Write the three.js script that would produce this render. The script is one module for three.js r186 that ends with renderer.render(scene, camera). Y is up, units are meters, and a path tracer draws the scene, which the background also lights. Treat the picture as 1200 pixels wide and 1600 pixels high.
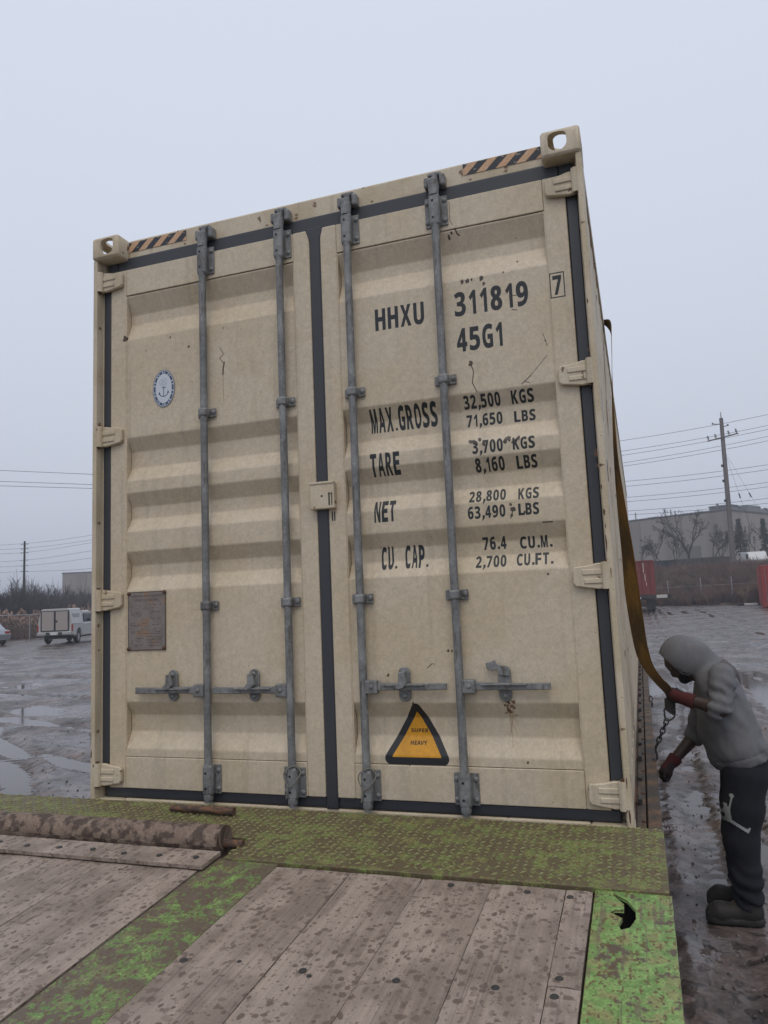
import * as THREE from 'three';
import { RoundedBoxGeometry } from 'three/addons/geometries/RoundedBoxGeometry.js';
import { mergeGeometries, mergeVertices, toCreasedNormals } from 'three/addons/utils/BufferGeometryUtils.js';
import { Brush, Evaluator, SUBTRACTION } from 'three-bvh-csg';

// ---------------------------------------------------------------- camera, sky, sun, exposure
const scene = new THREE.Scene();
const V = (x, y, z) => new THREE.Vector3(x, y, z);
// the trailer stands nose-down by 0.4 degrees on the level yard; its frame: x to the right, y up from the container's base, z towards the viewer
const TILT = -0.007, BASE = 0.9;
const toWorld = (x, y, z) => V(x, y, z).applyAxisAngle(V(1, 0, 0), TILT).add(V(0, BASE, 0));
const camera = new THREE.PerspectiveCamera(69.246, 0.75, 0.1, 3000);
camera.position.copy(toWorld(2.52245, 0.97268, 2.95487));
camera.quaternion.setFromAxisAngle(V(1, 0, 0), TILT).multiply(new THREE.Quaternion().setFromEuler(new THREE.Euler(0.122929, 0.325853, -0.041996, 'YXZ')));
scene.add(camera);

const renderer = new THREE.WebGLRenderer();
renderer.toneMapping = THREE.LinearToneMapping;
renderer.toneMappingExposure = 1.0;
renderer.shadowMap.enabled = true;

{ // even overcast: a little brighter overhead than near the horizon
  const w = 64, h = 256, d = new Float32Array(w * h * 4);
  for (let j = 0; j < h; j++) {
    const el = ((j + 0.5) / h - 0.5) * Math.PI, t = Math.max(0, Math.sin(el));
    const k = 1 - Math.exp(-t * 3.2);
    const c = el < 0 ? [0.30, 0.30, 0.33] : [0.508 + 0.197 * k, 0.538 + 0.232 * k, 0.632 + 0.262 * k];
    for (let i = 0; i < w; i++) { const o = (j * w + i) * 4; d[o] = c[0]; d[o + 1] = c[1]; d[o + 2] = c[2]; d[o + 3] = 1; }
  }
  const t = new THREE.DataTexture(d, w, h, THREE.RGBAFormat, THREE.FloatType);
  t.mapping = THREE.EquirectangularReflectionMapping; t.magFilter = THREE.LinearFilter; t.minFilter = THREE.LinearFilter; t.needsUpdate = true;
  scene.background = t; scene.environment = t;
}
const sun = new THREE.DirectionalLight(0xfff0dc, 0.95);
sun.position.set(6, 30, 14); sun.target.position.set(1.2, 1, -2);
sun.castShadow = true; sun.shadow.radius = 60; sun.shadow.mapSize.set(2048, 2048);
Object.assign(sun.shadow.camera, { left: -20, right: 20, top: 20, bottom: -20, near: 1, far: 90 });
scene.add(sun, sun.target);
scene.fog = new THREE.FogExp2(0xd2d6e0, 0.0016);

// ---------------------------------------------------------------- helpers
let seed = 1234567;
const rnd = () => { seed |= 0; seed = seed + 0x6D2B79F5 | 0; let t = Math.imul(seed ^ seed >>> 15, 1 | seed); t = t + Math.imul(t ^ t >>> 7, 61 | t) ^ t; return ((t ^ t >>> 14) >>> 0) / 4294967296; };
const rr = (a, b) => a + (b - a) * rnd();
const LAT = new Float32Array(65536); for (let i = 0; i < 65536; i++) LAT[i] = rnd();
const sm = t => t * t * (3 - 2 * t);
function vn(x, y, per = 256, s = 0) { // value noise with a period
  const xi = Math.floor(x), yi = Math.floor(y), fx = sm(x - xi), fy = sm(y - yi);
  const m = v => ((v % per) + per) % per;
  const x0 = (m(xi) + s * 37) & 255, x1 = (m(xi + 1) + s * 37) & 255, y0 = ((m(yi) + s * 91) & 255) << 8, y1 = ((m(yi + 1) + s * 91) & 255) << 8;
  const a = LAT[y0 + x0], b = LAT[y0 + x1], c = LAT[y1 + x0], d = LAT[y1 + x1];
  return a + (b - a) * fx + (c - a + (a - b - c + d) * fx) * fy;
}
function fbm(x, y, oct = 4, per = 256, s = 0) { let v = 0, a = 0.5, n = 0; for (let i = 0; i < oct; i++) { v += a * vn(x, y, per, s + i); n += a; a *= 0.5; x *= 2; y *= 2; per = Math.min(256, per * 2); } return v / n; }
const clamp = (v, a = 0, b = 1) => v < a ? a : v > b ? b : v;
const ss = (a, b, v) => { const t = clamp((v - a) / (b - a)); return t * t * (3 - 2 * t); };
const mix = (a, b, t) => a + (b - a) * t;
const mix3 = (a, b, t) => [mix(a[0], b[0], t), mix(a[1], b[1], t), mix(a[2], b[2], t)];
function dataTex(w, h, fn, srgb = true) { // fn(u, v, x, y) -> [r, g, b] 0..255
  const d = new Uint8Array(w * h * 4);
  for (let y = 0; y < h; y++) for (let x = 0; x < w; x++) { const c = fn(x / w, y / h, x, y), o = (y * w + x) * 4; d[o] = clamp(c[0], 0, 255); d[o + 1] = clamp(c[1], 0, 255); d[o + 2] = clamp(c[2], 0, 255); d[o + 3] = 255; }
  const t = new THREE.DataTexture(d, w, h, THREE.RGBAFormat); t.wrapS = t.wrapT = THREE.RepeatWrapping; t.magFilter = THREE.LinearFilter; t.minFilter = THREE.LinearMipmapLinearFilter; t.generateMipmaps = true;
  if (srgb) t.colorSpace = THREE.SRGBColorSpace; t.needsUpdate = true; return t;
}
const grey = v => [v, v, v];
function canvasTex(w, h, draw) { const c = document.createElement('canvas'); c.width = w; c.height = h; draw(c.getContext('2d'), w, h); const t = new THREE.CanvasTexture(c); t.colorSpace = THREE.SRGBColorSpace; t.anisotropy = 8; return t; }
const std = (o) => new THREE.MeshStandardMaterial(o);
const C3 = (r, g, b) => new THREE.Color().setRGB(r, g, b);

function boxUV(geo, off = 0) { // uv in metres, by the dominant normal
  const g = geo.index ? geo.toNonIndexed() : geo; const p = g.attributes.position, n = g.attributes.normal; const uv = new Float32Array(p.count * 2);
  for (let i = 0; i < p.count; i += 3) {
    let nx = 0, ny = 0, nz = 0; for (let k = 0; k < 3; k++) { nx += n.getX(i + k); ny += n.getY(i + k); nz += n.getZ(i + k); }
    const ax = Math.abs(nx), ay = Math.abs(ny), az = Math.abs(nz);
    for (let k = 0; k < 3; k++) { const x = p.getX(i + k), y = p.getY(i + k), z = p.getZ(i + k); let u, v; if (az >= ax && az >= ay) { u = x; v = y; } else if (ax >= ay) { u = z; v = y; } else { u = x; v = z; } uv[(i + k) * 2] = u + off; uv[(i + k) * 2 + 1] = v + off * 0.7; }
  }
  g.setAttribute('uv', new THREE.BufferAttribute(uv, 2)); return g;
}
const norm = g => { const o = g.index ? g.toNonIndexed() : g; for (const k of Object.keys(o.attributes)) if (!['position', 'normal', 'uv'].includes(k)) o.deleteAttribute(k); if (!o.attributes.uv) o.setAttribute('uv', new THREE.BufferAttribute(new Float32Array(o.attributes.position.count * 2), 2)); return o; };
const merge = list => list.length === 1 ? norm(list[0]) : mergeGeometries(list.map(norm));
function box(x0, x1, y0, y1, z0, z1, r = 0.003) {
  const w = Math.abs(x1 - x0), h = Math.abs(y1 - y0), d = Math.abs(z1 - z0), m = Math.min(w, h, d);
  const g = r > 0 ? new RoundedBoxGeometry(w, h, d, 1, Math.min(r, m * 0.45)) : new THREE.BoxGeometry(w, h, d);
  g.translate((x0 + x1) / 2, (y0 + y1) / 2, (z0 + z1) / 2); return g;
}
function rod(a, b, r0, r1 = r0, n = 10) { // tapered bar between two points
  const d = V(0, 0, 0).subVectors(b, a), L = d.length(); const g = new THREE.CylinderGeometry(r1, r0, L, n, 1);
  g.translate(0, L / 2, 0); g.applyQuaternion(new THREE.Quaternion().setFromUnitVectors(V(0, 1, 0), d.normalize())); g.translate(a.x, a.y, a.z); return g;
}
const sph = (x, y, z, r, sx = 1, sy = 1, sz = 1, n = 8) => new THREE.SphereGeometry(r, n, Math.max(5, n - 2)).scale(sx, sy, sz).translate(x, y, z);
function prism(pts, z0, z1, bev = 0.002) { // outline in x, y with thickness along z
  const s = new THREE.Shape(pts.map(p => new THREE.Vector2(p[0], p[1])));
  const g = new THREE.ExtrudeGeometry(s, { depth: Math.abs(z1 - z0) - 2 * bev, bevelEnabled: bev > 0, bevelThickness: bev, bevelSize: bev, bevelOffset: -bev, bevelSegments: 1, curveSegments: 8 });
  g.translate(0, 0, Math.min(z0, z1) + bev); return g;
}
const used = {};
function numbered(n) { used[n] = (used[n] || 0) + 1; return used[n] === 1 ? n : n + '_' + String(used[n] - 1).padStart(3, '0'); }
function add(name, geo, mat, parent) { const m = new THREE.Mesh(geo, mat); m.name = name; m.castShadow = m.receiveShadow = true; parent.add(m); return m; }
function thing(name, label, category, group) { const g = new THREE.Group(); g.name = numbered(name); g.userData = { label, category }; if (group) g.userData.group = group; scene.add(g); return g; }
function lone(name, label, category, geo, mat, group) { const m = add(numbered(name), geo, mat, scene); m.userData = { label, category }; if (group) m.userData.group = group; return m; }
function setting(name, geo, mat, kind = 'structure') { const m = add(numbered(name), geo, mat, scene); m.userData = { kind }; return m; }
const onTrailer = o => { o.rotation.x = TILT; o.position.y = BASE; return o; };

// ---------------------------------------------------------------- textures and materials
const TX = {};
TX.galv = dataTex(256, 512, (u, v) => { const a = fbm(u * 10, v * 20, 3, 10), b = vn(u * 60, v * 120, 60, 3); const k = 0.72 + a * 0.42 + (b - 0.5) * 0.16; const st = ss(0.62, 0.8, fbm(u * 22, v * 14, 3, 22, 5)); return mix3([132 * k, 133 * k, 133 * k], [88, 82, 76], st * 0.7); });
TX.galv.repeat.set(3, 1.2);
TX.paint = dataTex(512, 512, (u, v) => {
  const a = fbm(u * 6, v * 6, 4, 6, 2), b = vn(u * 170, v * 170, 170, 4), st = fbm(u * 40, v * 4, 3, 40, 6);
  let c = mix3([206, 193, 170], [193, 178, 151], ss(0.42, 0.75, a)); const k = 0.95 + b * 0.07 - ss(0.6, 0.85, st) * 0.07; c = c.map(q => q * k);
  const r = ss(0.78, 0.82, fbm(u * 26, v * 26, 4, 26, 9)); return mix3(c, [104, 78, 58], r * 0.8);
});
TX.rust = dataTex(512, 512, (u, v) => { const a = fbm(u * 10, v * 10, 5, 10, 1), b = vn(u * 120, v * 120, 120, 7); return mix3([74, 62, 56], [120, 84, 62], ss(0.35, 0.7, a)).map(q => q * (0.8 + b * 0.35)); });
const clod = (u, v, n, s) => fbm(u * n, v * n, 4, n, s);
TX.roller = dataTex(1024, 512, (u, v) => { const a = fbm(u * 44, v * 22, 5, 44, 1), b = vn(u * 300, v * 150, 150, 7), g = fbm(u * 60, v * 30, 3, 60, 11); let c = mix3([122, 105, 92], [76, 62, 54], ss(0.44, 0.66, a)); c = mix3(c, [136, 121, 106], ss(0.6, 0.75, g) * 0.5); return c.map(q => q * (0.86 + b * 0.26)); });
function greenTex(s, mudAmt, dark, size = 1024, per = 10, tone = [[108, 142, 76], [132, 164, 94], [138, 134, 88]], mudC = [[104, 90, 78], [76, 62, 52]]) {
  return dataTex(size, size, (u, v) => {
    const a = fbm(u * per, v * per, 5, per, s), f = fbm(u * per * 4, v * per * 4, 4, per * 4, s + 2), g = vn(u * 200, v * 200, 200, s + 3), d = fbm(u * per * 1.6 + 3, v * per * 1.6, 4, 16, s + 5);
    let c = mix3(tone[0], tone[1], ss(0.35, 0.65, f));
    c = mix3(c, tone[2], ss(0.46, 0.7, d) * 0.8);
    const m = ss(mudAmt, mudAmt + 0.1, a * 0.62 + f * 0.38); c = mix3(c, mix3(mudC[0], mudC[1], g), m * 0.94);
    const rs = ss(0.64, 0.7, fbm(u * per * 7, v * per * 4, 3, 70, s + 8)); c = mix3(c, [96, 70, 46], rs * 0.75); const sc = ss(0.66, 0.74, fbm(u * 90, v * 7, 3, 90, s + 12)); c = mix3(c, mudC[0], sc * 0.55);
    return c.map(q => q * dark * (0.86 + g * 0.22));
  });
}
TX.greenBeam = greenTex(3, 0.575, 1.0, 768, 18);
TX.greenStripe = greenTex(11, 0.45, 0.98, 768, 26, [[104, 132, 72], [134, 164, 92], [120, 112, 82]], [[118, 102, 90], [86, 72, 62]]);
TX.greenPlate = greenTex(21, 0.42, 0.96, 768, 20, [[110, 122, 66], [130, 142, 78], [130, 122, 78]], [[114, 102, 76], [84, 72, 52]]);
TX.greenLug = greenTex(33, 0.46, 1.0, 512, 16, [[128, 146, 76], [152, 168, 94], [146, 138, 90]], [[122, 110, 84], [92, 80, 58]]);
function woodTex(s) {
  const W = 512, H = 1536;
  const grid = new Float32Array(W * H);
  let sd = 77 * s + 5; const r = () => { sd = (sd * 1664525 + 1013904223) >>> 0; return sd / 4294967296; };
  for (let i = 0; i < 3400; i++) { // splash marks left by muddy water: blots with ragged edges
    const cx = r() * W, cy = r() * H, q = r(), R = 1.0 + 9 * q ** 4 + 2.2 * r(), e = 0.7 + r() * 0.7, al = 0.35 + 0.65 * r(); const n1 = r() * 50;
    for (let y = -R * 1.8 | 0; y <= R * 1.8; y++) for (let x = -R * 1.8 | 0; x <= R * 1.8; x++) {
      const an = Math.atan2(y, x), rd = Math.hypot(x / e, y * e) / (R * (0.72 + 0.55 * vn(an * 1.6 + n1, n1))); if (rd > 1) continue;
      const X = (Math.round(cx + x) + W) % W, Y = (Math.round(cy + y) + H) % H; grid[Y * W + X] = Math.max(grid[Y * W + X], al * ss(1, 0.72, rd));
    }
  }
  return dataTex(W, H, (u, v, x, y) => {
    const gr = fbm(u * 40, v * 5, 4, 40, s), g2 = vn(u * 130, v * 14, 130, s + 4), b = fbm(u * 5, v * 18, 4, 5, s + 2), fine = vn(u * 250, v * 250 * 4, 250, s + 9);
    const split = ss(0.70, 0.78, fbm(u * 70 + 3, v * 3.2, 3, 70, s + 14)), band = fbm(u * 9 + 5, v * 1.5, 3, 9, s + 20); let c = mix3([159, 144, 132], [130, 116, 104], ss(0.35, 0.7, b * 0.65 + band * 0.35)); c = c.map(q => q * (0.89 + gr * 0.16 + (g2 - 0.5) * 0.07 + (fine - 0.5) * 0.13)); c = mix3(c, [92, 78, 70], split * 0.35);
    return mix3(c, [92, 77, 68], grid[y * W + x] * 0.85);
  });
}
TX.wood = [woodTex(1), woodTex(2), woodTex(3)];
for (const t of TX.wood) t.repeat.set(1 / 0.5, 1 / 2.0);

const M = {};
M.frame = std({ map: TX.paint, roughness: 0.55 });
M.galv = std({ map: TX.galv, roughness: 0.55, metalness: 0.15 });
M.rubber = std({ color: C3(0.042, 0.046, 0.054), roughness: 0.45 });
M.black = std({ color: C3(0.012, 0.012, 0.013), roughness: 0.6 });
M.rust = std({ map: TX.rust, roughness: 0.85 });
M.darkSteel = std({ color: C3(0.05, 0.047, 0.045), roughness: 0.6, metalness: 0.3 });
M.greenBeam = std({ map: TX.greenBeam, roughness: 0.5, bumpMap: TX.greenBeam, bumpScale: 0.002 });
M.greenStripe = std({ map: TX.greenStripe, roughness: 0.6, bumpMap: TX.greenStripe, bumpScale: 0.003 });
M.greenPlate = std({ map: TX.greenPlate, roughness: 0.65, bumpMap: TX.greenPlate, bumpScale: 0.003 });
M.greenLug = std({ map: TX.greenLug, roughness: 0.5 });
M.wood = TX.wood.map(t => std({ map: t, roughness: 0.72, bumpMap: t, bumpScale: 0.0015 }));

// ================================================================ the shipping container
const DX0 = 0.07, DX1 = 2.37, DY0 = 0.15, DY1 = 2.75; // door print area in metres
const doorTex = canvasTex(2048, 2048, (g, W, H) => {
  const X = x => (x - DX0) / (DX1 - DX0) * W, Y = y => (DY1 - y) / (DY1 - DY0) * H, kx = W / (DX1 - DX0), ky = H / (DY1 - DY0);
  g.fillStyle = 'rgb(208,194,171)'; g.fillRect(0, 0, W, H);
  const text = (s, x0, x1, y0, y1, col = '#23282c', font = 'bold 200px sans-serif', skew = 0) => { // fitted to its box in metres
    g.save(); g.font = font; g.fillStyle = col; g.textBaseline = 'alphabetic'; const m = g.measureText(s);
    const l = -m.actualBoundingBoxLeft, w = m.actualBoundingBoxRight - l, h = g.measureText('H').actualBoundingBoxAscent;
    g.translate(X(x0), Y(y0)); g.transform(1, 0, -skew, 1, 0, 0); g.scale((x1 - x0) * kx / w, (y1 - y0) * ky / h); g.fillText(s, -l, 0); if (font.startsWith('bold 200')) { g.strokeStyle = col; g.lineWidth = 6; g.strokeText(s, -l, 0); } g.restore();
  };
  const spread = (s, x0, x1, y0, y1, ref = 'S') => { // one cell for each character, as stencils are cut
    const cells = [...s].map(c => c === ',' || c === '.' ? 0.5 : c === ' ' ? 1.0 : c === '1' ? 0.8 : 1), tot = cells.reduce((a, b) => a + b); let x = x0;
    [...s].forEach((c, i) => { const w = (x1 - x0) * cells[i] / tot; if (c === ',' || c === '.') { g.fillStyle = '#23282c'; const bx = X(x + w * 0.35), bw = 0.0095 * kx; g.fillRect(bx, Y(y0) - 0.011 * ky, bw, 0.011 * ky); if (c === ',') { g.beginPath(); g.moveTo(bx, Y(y0)); g.lineTo(bx + bw, Y(y0)); g.lineTo(bx - bw * 0.2, Y(y0) + 0.013 * ky); g.fill(); } } else if (c !== ' ') { const pad = c === '1' ? 0.22 : 0.11; text(c, x + w * pad, x + w * (1 - pad), y0, y1); } x += w; });
  };
  spread('HHXU', 1.494, 1.732, 2.181, 2.277); spread('311819', 1.858, 2.184, 2.186, 2.288); spread('45G1', 1.86, 2.07, 2.028, 2.127);
  text('7', 2.283, 2.317, 2.205, 2.285); g.strokeStyle = '#23282c'; g.lineWidth = 0.004 * kx; g.strokeRect(X(2.272), Y(2.298), 0.056 * kx, 0.104 * ky);
  spread('MAX.GROSS', 1.446, 1.758, 1.727, 1.826); spread('TARE', 1.446, 1.587, 1.527, 1.623); spread('NET', 1.455, 1.557, 1.325, 1.415); spread('CU. CAP.', 1.468, 1.684, 1.12, 1.215);
  spread('32,500', 1.873, 2.035, 1.781, 1.832); spread('KGS', 2.075, 2.174, 1.78, 1.828);
  spread('71,650', 1.877, 2.036, 1.704, 1.754); spread('LBS', 2.08, 2.174, 1.703, 1.749);
  spread('3,700', 1.903, 2.036, 1.579, 1.633); spread('KGS', 2.072, 2.168, 1.579, 1.628);
  spread('8,160', 1.908, 2.036, 1.505, 1.558); spread('LBS', 2.08, 2.17, 1.504, 1.553);
  spread('28,800', 1.875, 2.034, 1.376, 1.423); spread('KGS', 2.08, 2.169, 1.373, 1.42);
  spread('63,490', 1.868, 2.03, 1.307, 1.355); spread('LBS', 2.078, 2.167, 1.307, 1.354);
  spread('76.4', 1.917, 2.02, 1.177, 1.227); spread('CU.M.', 2.07, 2.205, 1.173, 1.22);
  spread('2,700', 1.886, 2.018, 1.104, 1.151); spread('CU.FT.', 2.055, 2.205, 1.103, 1.15);
  { // warning triangle sticker
    const P = [[1.604, 0.558], [1.462, 0.322], [1.738, 0.322]];
    const tri = (k, col, lw) => { const cx = 1.6015, cy = 0.4; g.fillStyle = g.strokeStyle = col; g.lineJoin = 'round'; g.lineWidth = lw * kx; g.beginPath(); P.forEach(([x, y], i) => { const a = X(cx + (x - cx) * k), b = Y(cy + (y - cy) * k); i ? g.lineTo(a, b) : g.moveTo(a, b); }); g.closePath(); g.fill(); g.stroke(); };
    tri(0.84, '#24252a', 0.042); tri(0.735, '#d99a22', 0.006);
    text('SUPER', 1.571, 1.645, 0.434, 0.449, '#3c2a12'); text('HEAVY', 1.570, 1.640, 0.386, 0.401, '#3c2a12');
  }
  // chips, scratches and rubbed marks
  const line = (pts, w, col) => { g.strokeStyle = col; g.lineWidth = w * kx; g.lineCap = 'round'; g.beginPath(); pts.forEach(([x, y], i) => i ? g.lineTo(X(x), Y(y)) : g.moveTo(X(x), Y(y))); g.stroke(); };
  const blot = (x, y, r, col, a = 1) => { g.globalAlpha = a; g.fillStyle = col; g.beginPath(); for (let k = 0; k < 9; k++) { const t = k / 9 * 6.283, q = r * (0.55 + 0.8 * rnd()); const px = X(x + q * Math.cos(t) * 0.8), py = Y(y + q * Math.sin(t)); k ? g.lineTo(px, py) : g.moveTo(px, py); } g.fill(); g.globalAlpha = 1; };
  line([[0.705, 2.227], [0.725, 2.192], [0.702, 2.174], [0.728, 2.144]], 0.004, 'rgba(120,92,66,.8)'); line([[0.728, 2.15], [0.722, 2.12], [0.720, 2.092]], 0.007, '#4e3a2c'); line([[0.72, 2.09], [0.722, 1.96]], 0.006, 'rgba(150,120,90,.35)');
  for (const [x, y, r] of [[0.285, 2.276, 0.004], [0.533, 2.257, 0.008], [0.428, 2.323, 0.006], [0.727, 2.323, 0.004], [0.414, 2.431, 0.003], [0.162, 2.355, 0.014], [1.903, 2.336, 0.011], [1.925, 2.334, 0.012], [1.945, 2.338, 0.007], [1.985, 2.335, 0.012], [1.997, 2.31, 0.009], [2.081, 2.346, 0.005], [1.919, 1.969, 0.012], [1.594, 0.555, 0.007], [1.49, 0.673, 0.007], [1.491, 0.618, 0.006], [1.756, 0.769, 0.006], [1.773, 0.768, 0.005], [2.181, 1.062, 0.006], [2.055, 0.333, 0.006], [2.016, 0.507, 0.004], [1.569, 0.31, 0.004], [1.855, 2.55, 0.01], [1.868, 2.565, 0.007], [2.14, 2.39, 0.005], [2.235, 2.02, 0.004], [0.55, 2.08, 0.003], [0.92, 1.98, 0.003], [0.6, 1.41, 0.003], [0.83, 0.72, 0.003]]) blot(x, y, r, rnd() < 0.5 ? '#46372d' : '#3b3430', 0.9);
  line([[1.919, 1.969], [1.93, 1.933], [1.922, 1.884], [1.939, 1.843]], 0.004, '#54473b');
  for (const [a, b, w] of [[[2.128, 1.85], [2.165, 1.88], 0.004], [[2.165, 1.88], [2.239, 1.957], 0.0025], [[2.14, 1.86], [2.16, 1.852], 0.003], [[2.227, 2.054], [2.242, 1.997], 0.0025], [[2.108, 2.175], [2.128, 2.17], 0.004], [[2.10, 2.235], [2.14, 2.235], 0.004], [[2.175, 1.271], [2.213, 1.271], 0.005], [[1.666, 0.702], [1.685, 0.718], 0.004], [[1.685, 0.718], [1.70, 0.716], 0.002]]) line([a, b], w, 'rgba(66,60,58,.75)');
  for (const [x, y, r] of [[1.90, 1.632, 0.012], [1.918, 1.627, 0.015], [1.938, 1.636, 0.01], [1.955, 1.62, 0.012], [2.045, 1.622, 0.012], [2.06, 1.628, 0.014], [2.08, 1.614, 0.013], [2.10, 1.626, 0.01], [2.051, 1.354, 0.008], [2.061, 1.335, 0.013], [2.053, 1.308, 0.008], [2.106, 1.318, 0.008]]) blot(x, y, r, '#3a3532', 0.85);
  line([[2.062, 1.34], [2.048, 1.298]], 0.004, '#4a423c');
  for (let k = 0; k < 26; k++) blot(1.994 + rr(-0.02, 0.02), 0.545 + rr(-0.03, 0.025), rr(0.003, 0.009), '#5a3a26', 0.7);
  for (let k = 0; k < 12; k++) line([[1.994 + rr(-0.018, 0.018), 0.53], [1.994 + rr(-0.03, 0.03), rr(0.36, 0.5)]], rr(0.002, 0.006), 'rgba(126,88,58,.16)');
  line([[1.866, 2.709], [1.865, 2.623], [1.875, 2.60]], 0.003, 'rgba(96,82,66,.8)');
  line([[1.885, 2.58], [1.892, 2.56], [1.90, 2.552]], 0.006, '#57483c');
  line([[0.80, 0.60], [0.83, 0.575], [0.87, 0.578], [0.90, 0.595]], 0.002, 'rgba(120,108,88,.6)');
  for (let k = 0; k < 70; k++) blot(rr(DX0, DX1), rr(DY0, DY1), rr(0.001, 0.0032), '#6b5a48', 0.55);
  // paint grain, dust and rain streaks
  const im = g.getImageData(0, 0, W, H), d = im.data, NL = 513, low = [0, 1, 2].map(() => new Float32Array(NL * NL));
  for (let j = 0; j < NL; j++) for (let i = 0; i < NL; i++) { const u = i / 512 * 2.3, v = j / 512 * 2.6, k = j * NL + i; low[0][k] = fbm(u * 3.2, v * 3.2, 3, 256, 3); low[1][k] = fbm(u * 26, v * 1.6, 3, 256, 8); low[2][k] = fbm(u * 11, v * 11, 4, 256, 12); }
  for (let y = 0; y < H; y++) for (let x = 0; x < W; x++) {
    const o = (y * W + x) * 4, u = x / W * 2.3, v = y / H * 2.6, xi = x >> 2, yi = y >> 2, fx = (x & 3) / 4, fy = (y & 3) / 4, k0 = yi * NL + xi, bl = L => (L[k0] * (1 - fx) + L[k0 + 1] * fx) * (1 - fy) + (L[k0 + NL] * (1 - fx) + L[k0 + NL + 1] * fx) * fy;
    const a = bl(low[0]), f = vn(u * 160, v * 160, 256, 5), f2 = vn(u * 60, v * 60, 256, 6), st = bl(low[1]), dr = bl(low[2]);
    let k = 0.965 + (f - 0.5) * 0.07 + (f2 - 0.5) * 0.05 - ss(0.58, 0.82, st) * 0.04; const t = ss(0.42, 0.72, a) * 0.45 + ss(0.58, 0.78, dr) * 0.25;
    d[o] = d[o] * k * (1 - 0.045 * t); d[o + 1] = d[o + 1] * k * (1 - 0.062 * t); d[o + 2] = d[o + 2] * k * (1 - 0.115 * t);
  }
  g.putImageData(im, 0, 0);
});
M.door = std({ map: doorTex, roughness: 0.5 });

function rounded(pts, r, n = 3) { // fillet the corners of a polyline of [y, z]
  const out = [pts[0]];
  for (let i = 1; i < pts.length - 1; i++) {
    const p = pts[i], a = pts[i - 1], b = pts[i + 1]; const la = Math.hypot(a[0] - p[0], a[1] - p[1]), lb = Math.hypot(b[0] - p[0], b[1] - p[1]), k = Math.min(r, la * 0.45, lb * 0.45);
    const s = [p[0] + (a[0] - p[0]) / la * k, p[1] + (a[1] - p[1]) / la * k], e = [p[0] + (b[0] - p[0]) / lb * k, p[1] + (b[1] - p[1]) / lb * k];
    for (let j = 0; j <= n; j++) { const t = j / n; out.push([(1 - t) ** 2 * s[0] + 2 * t * (1 - t) * p[0] + t * t * e[0], (1 - t) ** 2 * s[1] + 2 * t * (1 - t) * p[1] + t * t * e[1]]); }
  }
  out.push(pts[pts.length - 1]); return out;
}
const doorUV = g => { const o = norm(g), p = o.attributes.position, uv = o.attributes.uv; for (let i = 0; i < p.count; i++) uv.setXY(i, (p.getX(i) - DX0) / (DX1 - DX0), (p.getY(i) - DY0) / (DY1 - DY0)); return o; };
const ZF = -0.055; // door face
function corrPanel(x0, x1, prof, N, ph) { // pressed sheet: profile in y, z swept along x, with the slight waviness of thin steel
  const pos = [], uv = [], idx = [];
  for (let i = 0; i <= N; i++) { const x = x0 + (x1 - x0) * i / N; for (const [y, z] of prof) { const e = Math.min(1, Math.min(x - x0, x1 - x) / 0.08); pos.push(x, y, z + e * 0.006 * (fbm(x * 4 + ph, y * 3, 2) - 0.5)); uv.push((x - DX0) / (DX1 - DX0), (y - DY0) / (DY1 - DY0)); } }
  const m = prof.length; for (let i = 0; i < N; i++) for (let j = 0; j < m - 1; j++) { const a = i * m + j, b = a + m; idx.push(a, a + 1, b, b, a + 1, b + 1); }
  const g = new THREE.BufferGeometry(); g.setAttribute('position', new THREE.Float32BufferAttribute(pos, 3)); g.setAttribute('uv', new THREE.Float32BufferAttribute(uv, 2)); g.setIndex(idx); g.computeVertexNormals();
  if (g.attributes.normal.getZ(5) < 0) { for (let i = 0; i < idx.length; i += 3) { const t = idx[i + 1]; idx[i + 1] = idx[i + 2]; idx[i + 2] = t; } g.setIndex(idx); g.computeVertexNormals(); }
  return g;
}
const container = onTrailer(thing('shipping_container', 'tall beige shipping container with closed double doors, loaded on the green trailer', 'container'));
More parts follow.
